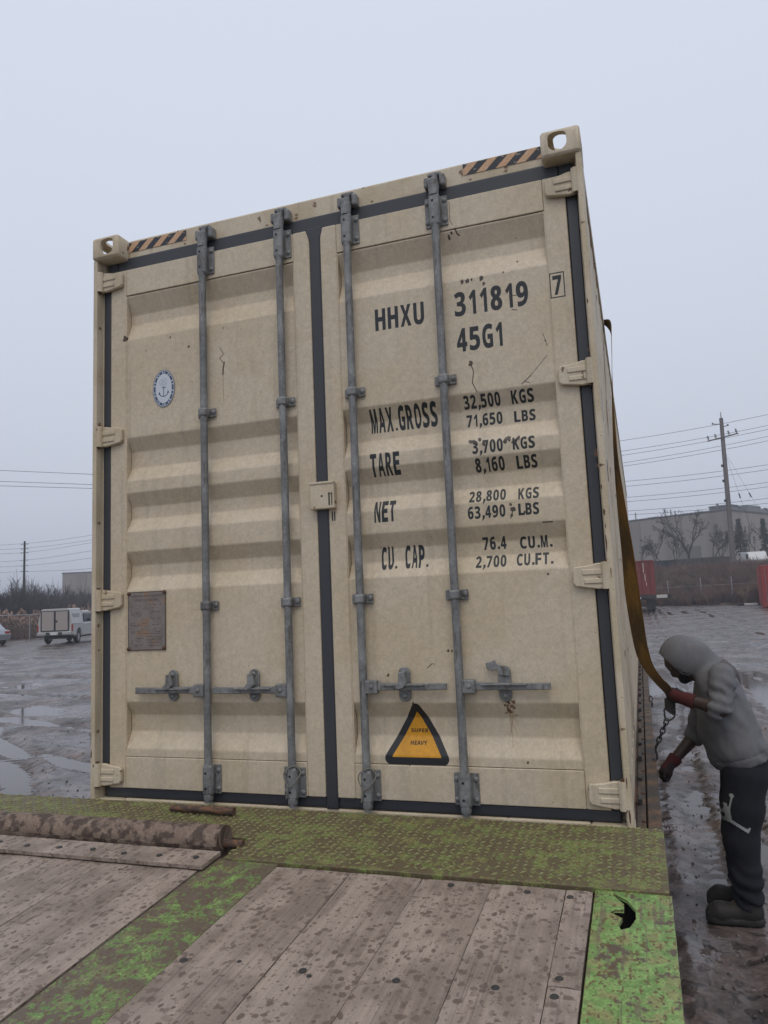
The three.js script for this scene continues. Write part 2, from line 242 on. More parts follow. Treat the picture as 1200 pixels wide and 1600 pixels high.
{
  const zo = ZF - 0.006, zi = ZF - 0.044, W = 2.438, P = [[2.578, zo]];
  for (const [a, b, c, d] of [[2.572, 2.486, 2.435, 2.346], [1.841, 1.775, 1.692, 1.625], [1.565, 1.497, 1.436, 1.374], [1.275, 1.209, 1.151, 1.084], [0.560, 0.497, 0.42, 0.346]]) P.push([a, zo], [b, zi], [c, zi], [d, zo]);
  P.push([0.311, zo]); const prof = rounded(P, 0.006, 2);
  // corner castings: hollow blocks with the usual apertures
  const ev = new Evaluator(); ev.attributes = ['position', 'normal']; ev.useGroups = false;
  const casting = (xa, top, left) => {
    const y0 = top ? 2.778 : 0, y1 = top ? 2.896 : 0.118; const B = g => { const b = new Brush(norm(g)); b.geometry.deleteAttribute('uv'); b.updateMatrixWorld(); return b; };
    let r = B(new RoundedBoxGeometry(0.162, 0.118, 0.178, 4, 0.016).translate(xa + 0.081, (y0 + y1) / 2, -0.089));
    r = ev.evaluate(r, B(box(xa + 0.016, xa + 0.146, y0 + 0.016, y1 - 0.016, -0.164, -0.018, 0)), SUBTRACTION);
    const s = new THREE.Shape(); const cx = xa + (left ? 0.093 : 0.069), cy = (y0 + y1) / 2 + 0.002, w = 0.038, h = 0.042; // shield-shaped end aperture
    s.moveTo(cx - w, cy + h * 0.55); s.quadraticCurveTo(cx - w * 0.9, cy + h * 1.02, cx, cy + h); s.quadraticCurveTo(cx + w * 0.9, cy + h * 1.02, cx + w, cy + h * 0.55); s.lineTo(cx + w, cy - h * 0.3); s.quadraticCurveTo(cx + w * 0.7, cy - h, cx, cy - h); s.quadraticCurveTo(cx - w * 0.7, cy - h, cx - w, cy - h * 0.3); s.closePath();
    r = ev.evaluate(r, B(new THREE.ExtrudeGeometry(s, { depth: 0.06, bevelEnabled: false, curveSegments: 6 }).translate(0, 0, -0.04)), SUBTRACTION);
    const slot = (x, y, z, ax) => { const g = new THREE.CapsuleGeometry(0.036, 0.06, 4, 12).rotateX(Math.PI / 2); if (ax === 'x') g.scale(1, 0.9, 1); return g.translate(x, y, z); };
    r = ev.evaluate(r, B(slot(xa + 0.081, top ? y1 : y0, -0.089, 'y')), SUBTRACTION);
    r = ev.evaluate(r, B(slot(left ? xa : xa + 0.162, (y0 + y1) / 2, -0.089, 'x')), SUBTRACTION);
    return boxUV(toCreasedNormals(r.geometry, 0.7));
  };
  for (const [x, top, left] of [[0, true, true], [W - 0.162, true, false], [0, false, true], [W - 0.162, false, false]]) add('corner_casting', casting(x, top, left), M.frame, container);
  // corner posts: narrow outer leg and a recessed channel beside the doors
  for (const s of [0, 1]) {
    const mx = x => s ? W - x : x, bx = (a, b, ...r) => box(Math.min(mx(a), mx(b)), Math.max(mx(a), mx(b)), ...r);
    add('corner_post', boxUV(merge([bx(0.002, 0.026, 0.117, 2.779, -0.165, -0.012, 0.005), bx(0.026, 0.031, 0.117, 2.779, -0.165, -0.06, 0.002), bx(0.03, 0.16, 0.117, 2.779, -0.175, -0.108, 0.002)]), s * 0.37), M.frame, container);
    add('hinge_gasket', bx(0.0315, 0.0768, 0.165, 2.722, -0.100, -0.060, 0.006), M.rubber, container);
  }
  const header = add('header_beam', boxUV(merge([box(0.16, W - 0.16, 2.762, 2.893, -0.19, -0.086, 0.012), box(0.16, W - 0.16, 2.722, 2.765, -0.17, -0.1, 0.002)])), M.frame, container);
  add('header_gasket', merge([box(0.1, W - 0.1, 2.722, 2.797, -0.1, -0.079, 0.014), box(0.045, 0.1, 2.70, 2.778, -0.1, -0.079, 0.004), box(W - 0.1, W - 0.045, 2.70, 2.778, -0.1, -0.079, 0.004)]), M.rubber, container);
  add('door_sill', boxUV(box(0.16, W - 0.16, 0, 0.118, -0.17, -0.06, 0.008)), M.frame, container);
  // black and orange stripes on the header
  const stripes = canvasTex(512, 96, (g, w, h) => { g.fillStyle = '#c8a07c'; g.fillRect(0, 0, w, h); g.fillStyle = '#2b2f37'; for (let k = -1; k < 5; k++) { g.beginPath(); const x = k * 130 + 20; g.moveTo(x, h); g.lineTo(x + 66, h); g.lineTo(x + 66 + 84, 0); g.lineTo(x + 84, 0); g.fill(); } const im = g.getImageData(0, 0, w, h), d = im.data; for (let i = 0; i < w * h; i++) { const k = 0.9 + 0.2 * vn((i % w) / 6, (i / w | 0) / 6, 256, 2), m = ss(0.66, 0.76, fbm((i % w) / 20, (i / w | 0) / 20, 3, 256, 7)); for (let c = 0; c < 3; c++) d[i * 4 + c] = mix(d[i * 4 + c] * k, [190, 180, 160][c], m * 0.7); } g.putImageData(im, 0, 0); });
  const mS = std({ map: stripes, roughness: 0.5 });
  for (const [a, b, y] of [[0.166, 0.508, 2.852], [1.93, 2.272, 2.858]]) add('warning_stripe', new THREE.PlaneGeometry(b - a, 0.052).translate((a + b) / 2, y, -0.0835), mS, header);
  // side walls, roof, front wall
  const side = [], pitch = 0.278; for (let z = -0.176; z > -12.0; z -= pitch) side.push([z, 0], [z - 0.07, 0], [z - 0.138, -0.036], [z - 0.21, -0.036]); side.push([-12.02, 0]);
  for (const s of [0, 1]) {
    const pos = [], idx = [], pr = rounded(side, 0.012, 1); for (const [z, o] of pr) for (const y of [0.15, 2.84]) pos.push(s ? 2.423 + o : 0.015 - o, y, z);
    for (let i = 0; i < pr.length - 1; i++) { const a = i * 2; idx.push(...(s ? [a, a + 2, a + 1, a + 2, a + 3, a + 1] : [a, a + 1, a + 2, a + 2, a + 1, a + 3])); }
    const g = new THREE.BufferGeometry(); g.setAttribute('position', new THREE.Float32BufferAttribute(pos, 3)); g.setIndex(idx); g.computeVertexNormals();
    const w = add('side_wall', boxUV(g), M.frame, container); const mx = x => s ? W - x : x, bx = (a, b, ...r) => box(Math.min(mx(a), mx(b)), Math.max(mx(a), mx(b)), ...r);
    add('top_rail', boxUV(bx(0.006, 0.066, 2.83, 2.888, -12.02, -0.175, 0.006)), M.frame, w);
    add('bottom_rail', boxUV(merge([bx(0.0155, 0.045, 0.012, 0.16, -12.02, -0.175, 0.003), bx(0.0155, 0.10, 0.012, 0.03, -12.02, -0.175, 0.003)])), M.frame, w);
    if (s) for (const [y0, y1, z] of [[1.975, 2.11, -0.50], [1.785, 1.938, -0.56], [1.5, 1.6, -0.62]]) add('painted_mark', box(2.4232, 2.4245, y0, y1, z - 0.07, z, 0), M.black, w);
  }
  add('roof', boxUV(box(0.04, W - 0.04, 2.86, 2.886, -12.03, -0.15, 0)), M.frame, container);
  add('front_wall', boxUV(box(0.02, W - 0.02, 0.02, 2.88, -12.19, -12.03, 0.01)), M.frame, container);
  add('floor', box(0.05, W - 0.05, 0.06, 0.13, -12.02, -0.12, 0), M.rust, container);

  const guide = (x, y0, y1, both) => { // pressed bracket holding a rod to the door: sleeve, flange, bolts
    const L = [box(x - 0.027, x + 0.027, y0, y1, ZF, -0.012, 0.02), box(x - 0.02, x + 0.054, y0 + 0.012, y1 - 0.008, ZF - 0.001, ZF + 0.006, 0.003)]; if (both) L.push(box(x - 0.048, x, y0 + 0.012, y1 - 0.008, ZF - 0.001, ZF + 0.006, 0.003));
    const bolts = []; for (const yy of [y0 + 0.035, y1 - 0.032]) { bolts.push(sph(x + 0.041, yy, ZF + 0.006, 0.0115, 1, 1, 0.7, 10)); if (both) bolts.push(sph(x - 0.037, yy, ZF + 0.006, 0.0115, 1, 1, 0.7, 10)); }
    const holes = [y0 + 0.04, y1 - 0.04].map(yy => new THREE.CylinderGeometry(0.0055, 0.0055, 0.004, 8).rotateX(Math.PI / 2).translate(x - 0.004, yy, -0.0125));
    return [merge([...L.map(g => boxUV(g)), ...bolts]), holes];
  };
  const rodsOf = [[0.633, 1.048], [1.390, 1.805]], gate = [[0.077, 0.169, 1.107, 1.192], [1.246, 1.328, 2.267, 2.359]];
  gate.forEach(([xa, xb, xc, xd], k) => {
    const door = add('door', doorUV(corrPanel(xb + 0.002, xc - 0.002, prof, 40, k * 7)), M.door, container);
    door.userData.label = k ? 'right door with the black stencilled markings' : 'left door with the round emblem and the plate';
    add('door_frame', doorUV(merge([box(xa, xb, 0.165, 2.720, -0.105, ZF, 0.006), box(xc, xd, 0.165, 2.720, -0.105, ZF, 0.006), box(xb, xc, 2.581, 2.719, -0.104, ZF - 0.001, 0.004), box(xb, xc, 0.166, 0.308, -0.104, ZF - 0.001, 0.004)])), M.door, door);
    for (const [x, w] of [[xb, 0.003], [xc, 0.003]]) add('weld_seam', doorUV(box(x - w, x + w, 0.31, 2.58, ZF - 0.02, ZF - 0.0035, 0.002)), M.door, door);
    add('sill_gasket', merge([box(k ? xa - 0.004 : 0.045, k ? 2.393 : xd + 0.004, 0.117, 0.168, -0.1, -0.066, 0.012)]), M.rubber, door);
    const hx = k ? [2.400, 2.279, 1] : [0.038, 0.160, -1];
    for (const y of [2.665, 1.857, 1.046, 0.228]) { // forged hinge blade, knuckle and pin
      const h = 0.052, [kx, tip, sg] = hx, at = t => mix(kx, tip, t);
      const blade = [[at(0), y - h * 0.94], [at(0.2), y - h * 1.0], [at(0.5), y - h * 0.90], [at(0.92), y - h * 0.74], [at(1), y - h * 0.5], [at(1.0), y + h * 0.48], [at(0.94), y + h * 0.70], [at(0.5), y + h * 0.80], [at(0.22), y + h * 0.95], [at(0), y + h * 0.94]];
      const parts = [prism(sg > 0 ? blade.slice().reverse() : blade, -0.052, -0.032, 0.004), box(Math.min(at(0.08), at(0.66)), Math.max(at(0.08), at(0.66)), y - 0.030, y - 0.010, -0.036, -0.027, 0.005), box(Math.min(at(0.08), at(0.7)), Math.max(at(0.08), at(0.7)), y + 0.004, y + 0.026, -0.036, -0.027, 0.005), rod(V(kx + sg * 0.006, y - h, -0.028), V(kx + sg * 0.006, y + h, -0.028), 0.018, 0.018, 12)];
      add('hinge', boxUV(merge(parts), y), M.frame, door);
      add('hinge_pin', rod(V(kx + sg * 0.006, y - h - 0.008, -0.028), V(kx + sg * 0.006, y + h + 0.008, -0.028), 0.009, 0.009, 8), M.rust, door);
    }
    rodsOf[k].forEach((x, i) => {
      const lean = 0.0; add('locking_rod', merge([boxUV(rod(V(x + lean, 0.128, -0.03), V(x, 2.80, -0.03), 0.0172, 0.0172, 14), x), box(x - 0.021, x + 0.021, 0.128, 0.172, -0.05, -0.012, 0.015)]), M.galv, door);
      // cam and keeper on the header
      add('locking_cam', boxUV(merge([rod(V(x, 2.735, -0.03), V(x, 2.795, -0.035), 0.022, 0.026, 12), box(x - 0.03, x + 0.02, 2.79, 2.825, -0.075, -0.022, 0.012), box(x - 0.008, x + 0.018, 2.815, 2.85, -0.07, -0.03, 0.009)])), M.galv, door);
      add('cam_keeper', boxUV(merge([box(x - 0.046, x - 0.022, 2.785, 2.835, -0.086, -0.035, 0.009), box(x + 0.022, x + 0.05, 2.785, 2.845, -0.086, -0.038, 0.011), box(x - 0.03, x + 0.034, 2.838, 2.858, -0.087, -0.045, 0.008)])), M.galv, header);
      for (const [y0, y1, both] of [[2.590, 2.748, k === 1 && i === 1], [0.150, 0.296, k === 1 && i === 1 || k === 0 && i === 1]]) { const [a, b] = guide(x, y0, y1, both); add('rod_guide', a, M.galv, door); for (const q of b) add('bolt_hole', q, M.black, door); }
      for (const y of [1.908, 0.997]) add('rod_saddle', boxUV(merge([box(x - 0.024, x + 0.024, y - 0.022, y + 0.022, ZF, -0.009, 0.012), box(x - 0.044, x + 0.052, y - 0.021, y + 0.021, ZF - 0.001, ZF + 0.007, 0.003), sph(x + 0.040, y + 0.002, ZF + 0.006, 0.013, 1, 1, 0.7, 10)])), M.galv, door);
      // handle bar, hub and its retainer
      const s = k ? 1 : -1, y = k ? 0.630 : 0.617, hx2 = v => x + s * v, bx = (a, b, ...r) => box(Math.min(hx2(a), hx2(b)), Math.max(hx2(a), hx2(b)), ...r), open = k === 1 && i === 1;
      const bar = prism((s > 0 ? [[hx2(0.05), y - 0.017], [hx2(0.16), y - 0.015], [hx2(0.23), y - 0.017], [hx2(0.362), y - 0.014], [hx2(0.362), y + 0.012], [hx2(0.23), y + 0.011], [hx2(0.05), y + 0.017]] : [[hx2(0.386), y - 0.016], [hx2(0.25), y - 0.017], [hx2(0.16), y - 0.013], [hx2(0.05), y - 0.017], [hx2(0.05), y + 0.017], [hx2(0.25), y + 0.012], [hx2(0.386), y + 0.014]]), -0.038, -0.022, 0.003);
      add('handle', boxUV(merge([bar, bx(0.09, 0.27, y + 0.004, y + 0.010, -0.03, -0.008, 0.002), bx(0.012, 0.066, y - 0.030, y + 0.027, -0.045, -0.012, 0.006), sph(hx2(0.04), y, -0.012, 0.010, 1, 1, 0.6, 10)])), M.galv, door);
      const cx = [[0.439, 0.864], [1.567, 1.986]][k][i], cy = 0.637; const cap = []; for (let t = 0; t <= 8; t++) cap.push([cx + 0.025 * Math.cos(t / 8 * Math.PI), cy + 0.046 + 0.025 * Math.sin(t / 8 * Math.PI)]); for (let t = 0; t <= 8; t++) cap.push([cx - 0.025 * Math.cos(t / 8 * Math.PI), cy - 0.046 - 0.025 * Math.sin(t / 8 * Math.PI)]);
      const ret = add('handle_retainer', merge([boxUV(prism(cap, ZF - 0.001, ZF + 0.011, 0.003)), sph(cx, cy + 0.048, ZF + 0.011, 0.0115, 1, 1, 0.8, 10), sph(cx, cy - 0.048, ZF + 0.011, 0.0115, 1, 1, 0.8, 10)]), M.galv, door);
      const clasp = open ? prism([[cx - 0.018, cy + 0.035], [cx + 0.022, cy + 0.03], [cx + 0.024, cy + 0.055], [cx + 0.002, cy + 0.068], [cx - 0.028, cy + 0.080], [cx - 0.034, cy + 0.094], [cx - 0.052, cy + 0.088], [cx - 0.072, cy + 0.082], [cx - 0.068, cy + 0.058], [cx - 0.045, cy + 0.050], [cx - 0.03, cy + 0.057]].reverse(), -0.042, -0.034, 0.002) : prism([[cx - 0.014, cy + 0.052], [cx - 0.016, cy + 0.012], [cx - 0.034, cy - 0.006], [cx - 0.024, cy - 0.020], [cx + 0.004, cy - 0.012], [cx + 0.02, cy + 0.006], [cx + 0.012, cy + 0.054]], -0.024, -0.006, 0.003);
      add('clasp', boxUV(clasp), M.galv, door);
    });
  });
  // centre gasket: on the right door, overlapping the left one
  const cg = [[1.193, 0.120], [1.247, 0.120], [1.247, 2.66], [1.262, 2.705], [1.262, 2.728], [1.17, 2.728], [1.178, 2.70], [1.193, 2.66]];
  add('centre_gasket', prism(cg, -0.098, -0.052, 0.006), M.rubber, container);
  const lb = add('lock_box', boxUV(merge([box(1.172, 1.289, 1.397, 1.516, -0.054, -0.022, 0.006), box(1.172, 1.289, 1.508, 1.519, -0.04, -0.018, 0.003)])), M.frame, container);
  for (const q of [box(1.262, 1.268, 1.412, 1.468, -0.0225, -0.0205, 0), box(1.276, 1.280, 1.412, 1.468, -0.0225, -0.0205, 0), box(1.225, 1.235, 1.452, 1.458, -0.0225, -0.0205, 0), box(1.262, 1.267, 1.345, 1.385, ZF, ZF + 0.0015, 0), box(1.273, 1.278, 1.345, 1.385, ZF, ZF + 0.0015, 0)]) add('lock_slot', q, M.black, lb);
  // consolidated data plate
  const plateTex = canvasTex(512, 668, (g, w, h) => {
    g.fillStyle = '#8b827c'; g.fillRect(0, 0, w, h);
    const im = g.getImageData(0, 0, w, h), d = im.data; for (let i = 0; i < w * h; i++) { const a = fbm((i % w) / 80, (i / w | 0) / 80, 4, 256, 5), b = vn((i % w) / 3, (i / w | 0) / 3, 256, 6), m = ss(0.6, 0.75, fbm((i % w) / 120 + 9, (i / w | 0) / 120, 4, 256, 15)); for (let c = 0; c < 3; c++) d[i * 4 + c] = mix(d[i * 4 + c] * (0.82 + a * 0.25 + b * 0.08), [156, 122, 96][c], m * 0.6); } g.putImageData(im, 0, 0);
    g.fillStyle = g.strokeStyle = '#5c4f49'; g.textAlign = 'center'; g.font = 'bold 38px sans-serif'; g.fillText('APPROVED FOR TRANSPORT', w / 2, 64, 430); g.fillText('UNDER CUSTOMS SEAL', w / 2, 110, 330);
    for (let r = 0; r < 26; r++) { const y = 150 + r * 19; let x = 40; while (x < w - 60) { const l = rr(12, 70); if (rnd() < (r % 5 === 3 ? 0.15 : 0.5)) g.fillRect(x, y, Math.min(l, w - 50 - x), r % 4 === 0 ? 7 : 4); x += l + rr(8, 50); } }
    g.lineWidth = 3; for (let k = 0; k < 4; k++) g.strokeRect(260, 480 + k * 34, 190, 34); g.lineWidth = 10; g.strokeStyle = '#5b4b40'; g.strokeRect(5, 5, w - 10, h - 10);
  });
  const pl = new THREE.BoxGeometry(0.213, 0.278, 0.003).translate(0.2885, 0.939, ZF - 0.002); const plate = add('data_plate', pl, std({ map: plateTex, roughness: 0.45, metalness: 0.4 }), container);
  for (const [x, y] of [[0.188, 1.07], [0.389, 1.072], [0.186, 0.808], [0.385, 0.81]]) add('plate_rivet', sph(x, y, ZF + 0.001, 0.010, 1, 1, 0.6, 10), M.rust, plate);
  // class emblem: oval sticker with an anchor
  const emb = canvasTex(384, 560, (g, w, h) => {
    const E = (rx, ry, col) => { g.fillStyle = col; g.beginPath(); g.ellipse(w / 2, h / 2, rx * w / 2, ry * h / 2, 0, 0, 7); g.fill(); };
    E(1, 1, '#5f6a80'); E(0.95, 0.965, '#c7ced8'); E(0.91, 0.935, '#3d4a63'); 
    for (let k = 0; k < 30; k++) { const t = k / 30 * 6.283; if (k % 3 === 0) continue; g.fillStyle = k % 3 === 1 ? '#c2cad6' : '#aab4c4'; g.save(); g.translate(w / 2 + Math.cos(t) * w * 0.415, h / 2 + Math.sin(t) * h * 0.43); g.rotate(t + 1.57); g.fillRect(-11, -13, 20, 26); g.restore(); }
    E(0.74, 0.79, '#c9d0d9'); g.strokeStyle = '#7c889a'; g.lineWidth = 4;
    for (const [x, y, r] of [[0.42, 0.34, 42], [0.54, 0.32, 46], [0.50, 0.39, 40]]) { g.beginPath(); g.arc(x * w, y * h, r, 0, 7); g.stroke(); } g.beginPath(); g.moveTo(w * 0.36, h * 0.36); g.lineTo(w * 0.62, h * 0.28); g.stroke();
    g.strokeStyle = '#333f58'; g.lineWidth = 11; g.beginPath(); g.moveTo(w / 2, h * 0.45); g.lineTo(w / 2, h * 0.70); g.stroke(); g.beginPath(); g.moveTo(w * 0.41, h * 0.485); g.lineTo(w * 0.6, h * 0.475); g.stroke();
    g.lineWidth = 12; g.beginPath(); g.ellipse(w / 2, h * 0.60, w * 0.2, h * 0.115, 0, 0.35, 2.8); g.stroke(); g.fillStyle = '#333f58'; for (const [x, y] of [[0.3, 0.615], [0.7, 0.6]]) { g.beginPath(); g.moveTo(x * w, y * h - 24); g.lineTo(x * w - 18, y * h + 22); g.lineTo(x * w + 18, y * h + 22); g.fill(); }
  });
  add('class_emblem', new THREE.CircleGeometry(1, 40).scale(0.063, 0.094, 1).translate(0.390, 2.067, zo + 0.004), std({ map: emb, roughness: 0.45 }), container);
  // thin seal ropes looped round two of the lower guides
  for (const x of [1.048, 1.390]) { const c = new THREE.CatmullRomCurve3([V(x + 0.04, 0.282, -0.042), V(x + 0.02, 0.30, -0.018), V(x - 0.015, 0.287, -0.006), V(x - 0.03, 0.262, -0.008), V(x - 0.005, 0.215, -0.006), V(x + 0.03, 0.242, -0.006), V(x + 0.045, 0.275, -0.02), V(x + 0.02, 0.303, -0.02)]); const d = new THREE.CatmullRomCurve3([V(x - 0.008, 0.22, -0.006), V(x - 0.014, 0.19, -0.006), V(x - 0.02, 0.165, -0.008)]); add('seal_rope', merge([new THREE.TubeGeometry(c, 30, 0.0026, 5), new THREE.TubeGeometry(d, 8, 0.003, 5)]), std({ color: C3(0.2, 0.19, 0.165), roughness: 0.9 }), container); }
  // rust blisters and chips on the right post
  for (const [x, y, a, b] of [[2.403, 1.523, 0.014, 0.02], [2.404, 1.472, 0.01, 0.009], [2.415, 1.473, 0.008, 0.007], [2.412, 1.388, 0.006, 0.012], [2.416, 1.288, 0.008, 0.018], [2.417, 1.235, 0.004, 0.012], [2.415, 1.17, 0.005, 0.045], [2.42, 0.276, 0.004, 0.03], [2.424, 1.06, 0.003, 0.028], [2.416, 2.14, 0.007, 0.012], [2.404, 1.94, 0.006, 0.012], [0.006, 0.40, 0.004, 0.04], [0.008, 0.32, 0.006, 0.03], [0.02, 0.27, 0.008, 0.01], [2.422, 0.16, 0.007, 0.03], [2.412, 0.178, 0.012, 0.006]]) { const g = new THREE.CircleGeometry(1, 9), p = g.attributes.position; for (let i = 1; i < p.count; i++) { const q = rr(0.6, 1.25); p.setXY(i, p.getX(i) * q, p.getY(i) * q); } add('rust_spot', g.scale(a * 0.55, b * 0.8, 1).translate(x, y, -0.0115), M.rust, container); }
}

// ================================================================ the trailer
const trailer = onTrailer(thing('flatbed_trailer', 'muddy green flatbed trailer with planked tail ramp carrying the container', 'trailer'));
const RA = 4 * Math.PI / 180, ramp = (z, up = 0) => 0.11 - (z - 0.62) * Math.tan(RA) + up; // ramp surface height
{
  // geometry laid flat with z from the hinge line is tipped onto the ramp
  const tip = g => g.rotateX(RA).translate(0, 0.11 + 0 , 0.62); // local y 0 = surface, local z 0 = z 0.62
  const XL = -0.62, ZE = 2.95;
  // checker plate in two pieces, the left one cut away for the roller
  const plate = add('checker_plate', boxUV(merge([box(XL, 1.075, -0.02, 0, 0, 0.343, 0.004), box(1.075, 2.535, -0.02, 0.0002, 0, 0.534, 0.005)])), M.greenPlate, trailer); plate.position.set(0, 0.141, 0.052); plate.rotation.x = 0.040; // falls a little towards the ramp
  { // raised bars of the tread, each one a small lozenge, alternately turned
    const lug = new THREE.OctahedronGeometry(1, 0).scale(0.0155, 0.0045, 0.0052), n = [], s = 0.0285; 
    for (let i = 0; XL + 0.02 + i * s < 2.525; i++) for (let j = 0; j < 19; j++) { const x = XL + 0.02 + i * s, z = 0.064 + j * s; if (x < 1.08 ? z > 0.385 : z > 0.572) continue; if (rnd() > 0.1) n.push([x, z, (i + j) % 2]); }
    const im = new THREE.InstancedMesh(lug, M.greenLug, n.length), m = new THREE.Matrix4(), q = new THREE.Quaternion();
    n.forEach(([x, z, k], i) => { q.setFromAxisAngle(V(0, 1, 0), k ? 0.78 : -0.78); const w = rr(0.75, 1.05), bury = fbm(x * 5 + 4, z * 9 + 8, 3); m.compose(V(x + rr(-0.001, 0.001), 0.0008 - 0.0026 * ss(0.48, 0.64, bury), z - 0.052 + rr(-0.001, 0.001)), q, V(w, 1, w)); im.setMatrixAt(i, m); });
    im.name = 'tread_lug'; im.userData.kind = 'stuff'; im.castShadow = im.receiveShadow = true; plate.add(im);
  }
  add('plate_lip', boxUV(merge([box(1.075, 2.33, 0.03, 0.100, 0.545, 0.566, 0.004), box(XL, 2.53, -0.14, 0.12, 0.058, 0.085, 0.004)])), M.rust, trailer);
  // roller across the left half of the tail
  const rol = new THREE.CylinderGeometry(0.057, 0.057, 1.64, 48, 110).rotateZ(Math.PI / 2).translate(0.195, 0.133, 0.47); { const p = rol.attributes.position; for (let i = 0; i < p.count; i++) { const x = p.getX(i), y = p.getY(i) - 0.133, z = p.getZ(i) - 0.47, r = Math.hypot(y, z); if (r < 0.05) continue; const k = 1 + 0.11 * (fbm(x * 26 + 45, Math.atan2(y, z) * 3 + 20, 3, 256, 4) - 0.5); p.setY(i, 0.133 + y * k); p.setZ(i, 0.47 + z * k); } rol.computeVertexNormals(); }
  M.roller = std({ map: TX.roller, roughness: 0.8, bumpMap: TX.roller, bumpScale: 0.004 }); TX.roller.wrapS = TX.roller.wrapT = THREE.RepeatWrapping;
  { const p = rol.attributes.position, uv = rol.attributes.uv; for (let i = 0; i < p.count; i++) uv.setXY(i, p.getX(i) / 1.2, Math.atan2(p.getY(i) - 0.133, p.getZ(i) - 0.47) * 0.057 / 0.6); }
  const roller = add('roller', rol, M.roller, trailer);
  add('roller_axle', rod(V(0.98, 0.128, 0.47), V(1.09, 0.128, 0.47), 0.016, 0.016, 10), M.rust, roller);
  add('roller_trough', box(XL, 1.075, -0.02, 0.03, 0.39, 0.60, 0.002), M.darkSteel, trailer);
  // steel bar bolted over the ends of the left planks
  const bar = add('hold_down_bar', boxUV(tip(box(XL, 1.058, 0.004, 0.020, -0.055, 0.066, 0.003))), M.wood[1], trailer);
  for (let k = 0; k < 8; k++) add('bolt_head', tip(new THREE.CylinderGeometry(0.010, 0.011, 0.004, 10).translate(1.0 - k * 0.145, 0.0215, 0.012 + 0.006 * (k % 3))), M.darkSteel, bar);
  // planks
  const planks = [[1.294, 1.5615], [1.5635, 1.8035], [1.8055, 2.0255], [2.0275, 2.2455], [0.886, 1.036], [0.654, 0.884], [0.42, 0.652], [0.185, 0.418], [-0.05, 0.183], [-0.285, -0.052], [-0.52, -0.287], [-0.62, -0.522]];
  const plankGeo = (a, b, z0, z1, k) => { const g = new THREE.BoxGeometry(b - a, 0.045, z1 - z0, 3, 1, 24).translate((a + b) / 2, -0.0225, (z0 + z1) / 2); const p = g.attributes.position; for (let i = 0; i < p.count; i++) { const x = p.getX(i), z = p.getZ(i), e = (x - a) * (b - x) < 1e-6 ? 1 : 0; p.setY(i, p.getY(i) + 0.004 * (fbm(x * 3 + k * 9, z * 1.5, 2) - 0.5) - e * 0.0015); if (e) p.setX(i, x + 0.0025 * (vn(z * 9 + k, k * 3.3) - 0.5)); } g.computeVertexNormals(); return boxUV(g, k * 0.37); };
  planks.forEach(([a, b], k) => add('plank', tip(plankGeo(a, b, a > 1.1 ? -0.018 : -0.05, ZE - 0.62, k)), M.wood[k % 3], trailer));
  add('plank', tip(plankGeo(2.2475, 2.322, -0.016, 0.479, 20)), M.wood[1], trailer); add('plank', tip(plankGeo(2.2475, 2.322, 0.483, ZE - 0.62, 21)), M.wood[2], trailer);
  // counterbored bolts
  for (const [x, z] of [[1.652, 1.162], [1.895, 1.155], [2.131, 1.133], [2.271, 1.066], [2.267, 1.139], [1.471, 1.159], [1.321, 1.184], [2.137, 0.640], [1.904, 0.635], [1.677, 1.18], [2.262, 0.65]]) {
    const small = z === 1.18 || x === 1.471 ? 0.5 : 1, lz = (z - 0.62) / Math.cos(RA);
    add('plank_bolt', tip(merge([new THREE.TorusGeometry(0.009 * small, 0.0016, 6, 14).rotateX(Math.PI / 2).translate(x, 0.0008, lz), new THREE.CylinderGeometry(0.0078 * small, 0.0078 * small, 0.003, 12).translate(x, 0.0002, lz)])), M.darkSteel, trailer);
  }
  // green steel strips
  add('centre_beam', boxUV(tip(box(1.043, 1.291, -0.16, -0.001, -0.05, ZE - 0.62, 0.004))), M.greenStripe, trailer);
  const s = new THREE.Shape([[2.328, -0.036], [2.54, -0.036], [2.54, ZE - 0.62], [2.328, ZE - 0.62]].map(p => new THREE.Vector2(p[0], -p[1]))); // side plate with a torn pocket
  const pocket = [[2.376, 0.603], [2.387, 0.605], [2.419, 0.634], [2.443, 0.690], [2.444, 0.740], [2.428, 0.790], [2.404, 0.806], [2.396, 0.782], [2.407, 0.742], [2.374, 0.716], [2.386, 0.695], [2.409, 0.694], [2.409, 0.66], [2.391, 0.632]];
  s.holes.push(new THREE.Path(pocket.map(([x, z]) => new THREE.Vector2(x, -(z - 0.62) / Math.cos(RA)))));
  const sp = new THREE.ExtrudeGeometry(s, { depth: 0.005, bevelEnabled: true, bevelThickness: 0.0015, bevelSize: 0.0015, bevelOffset: -0.0015, bevelSegments: 1 }).rotateX(-Math.PI / 2).translate(0, -0.008, 0);
  const beam = add('side_plate', boxUV(tip(sp)), M.greenBeam, trailer);
  add('side_channel', boxUV(tip(merge([box(2.505, 2.536, -0.20, -0.02, -0.03, ZE - 0.62, 0.004), box(2.33, 2.352, -0.20, -0.02, -0.03, ZE - 0.62, 0.004), box(2.33, 2.53, -0.22, -0.2, -0.03, ZE - 0.62, 0.003), box(2.352, 2.505, -0.2, -0.02, 0.32, 0.34, 0)]))), M.darkSteel, beam);
  add('end_plate', tip(box(2.352, 2.505, -0.2, -0.02, -0.03, -0.02, 0)), M.darkSteel, beam);
  // deck under the container and its side rail
  add('deck', boxUV(box(-0.03, 2.428, -0.05, -0.004, -12.7, 0.055, 0.003)), M.rust, trailer);
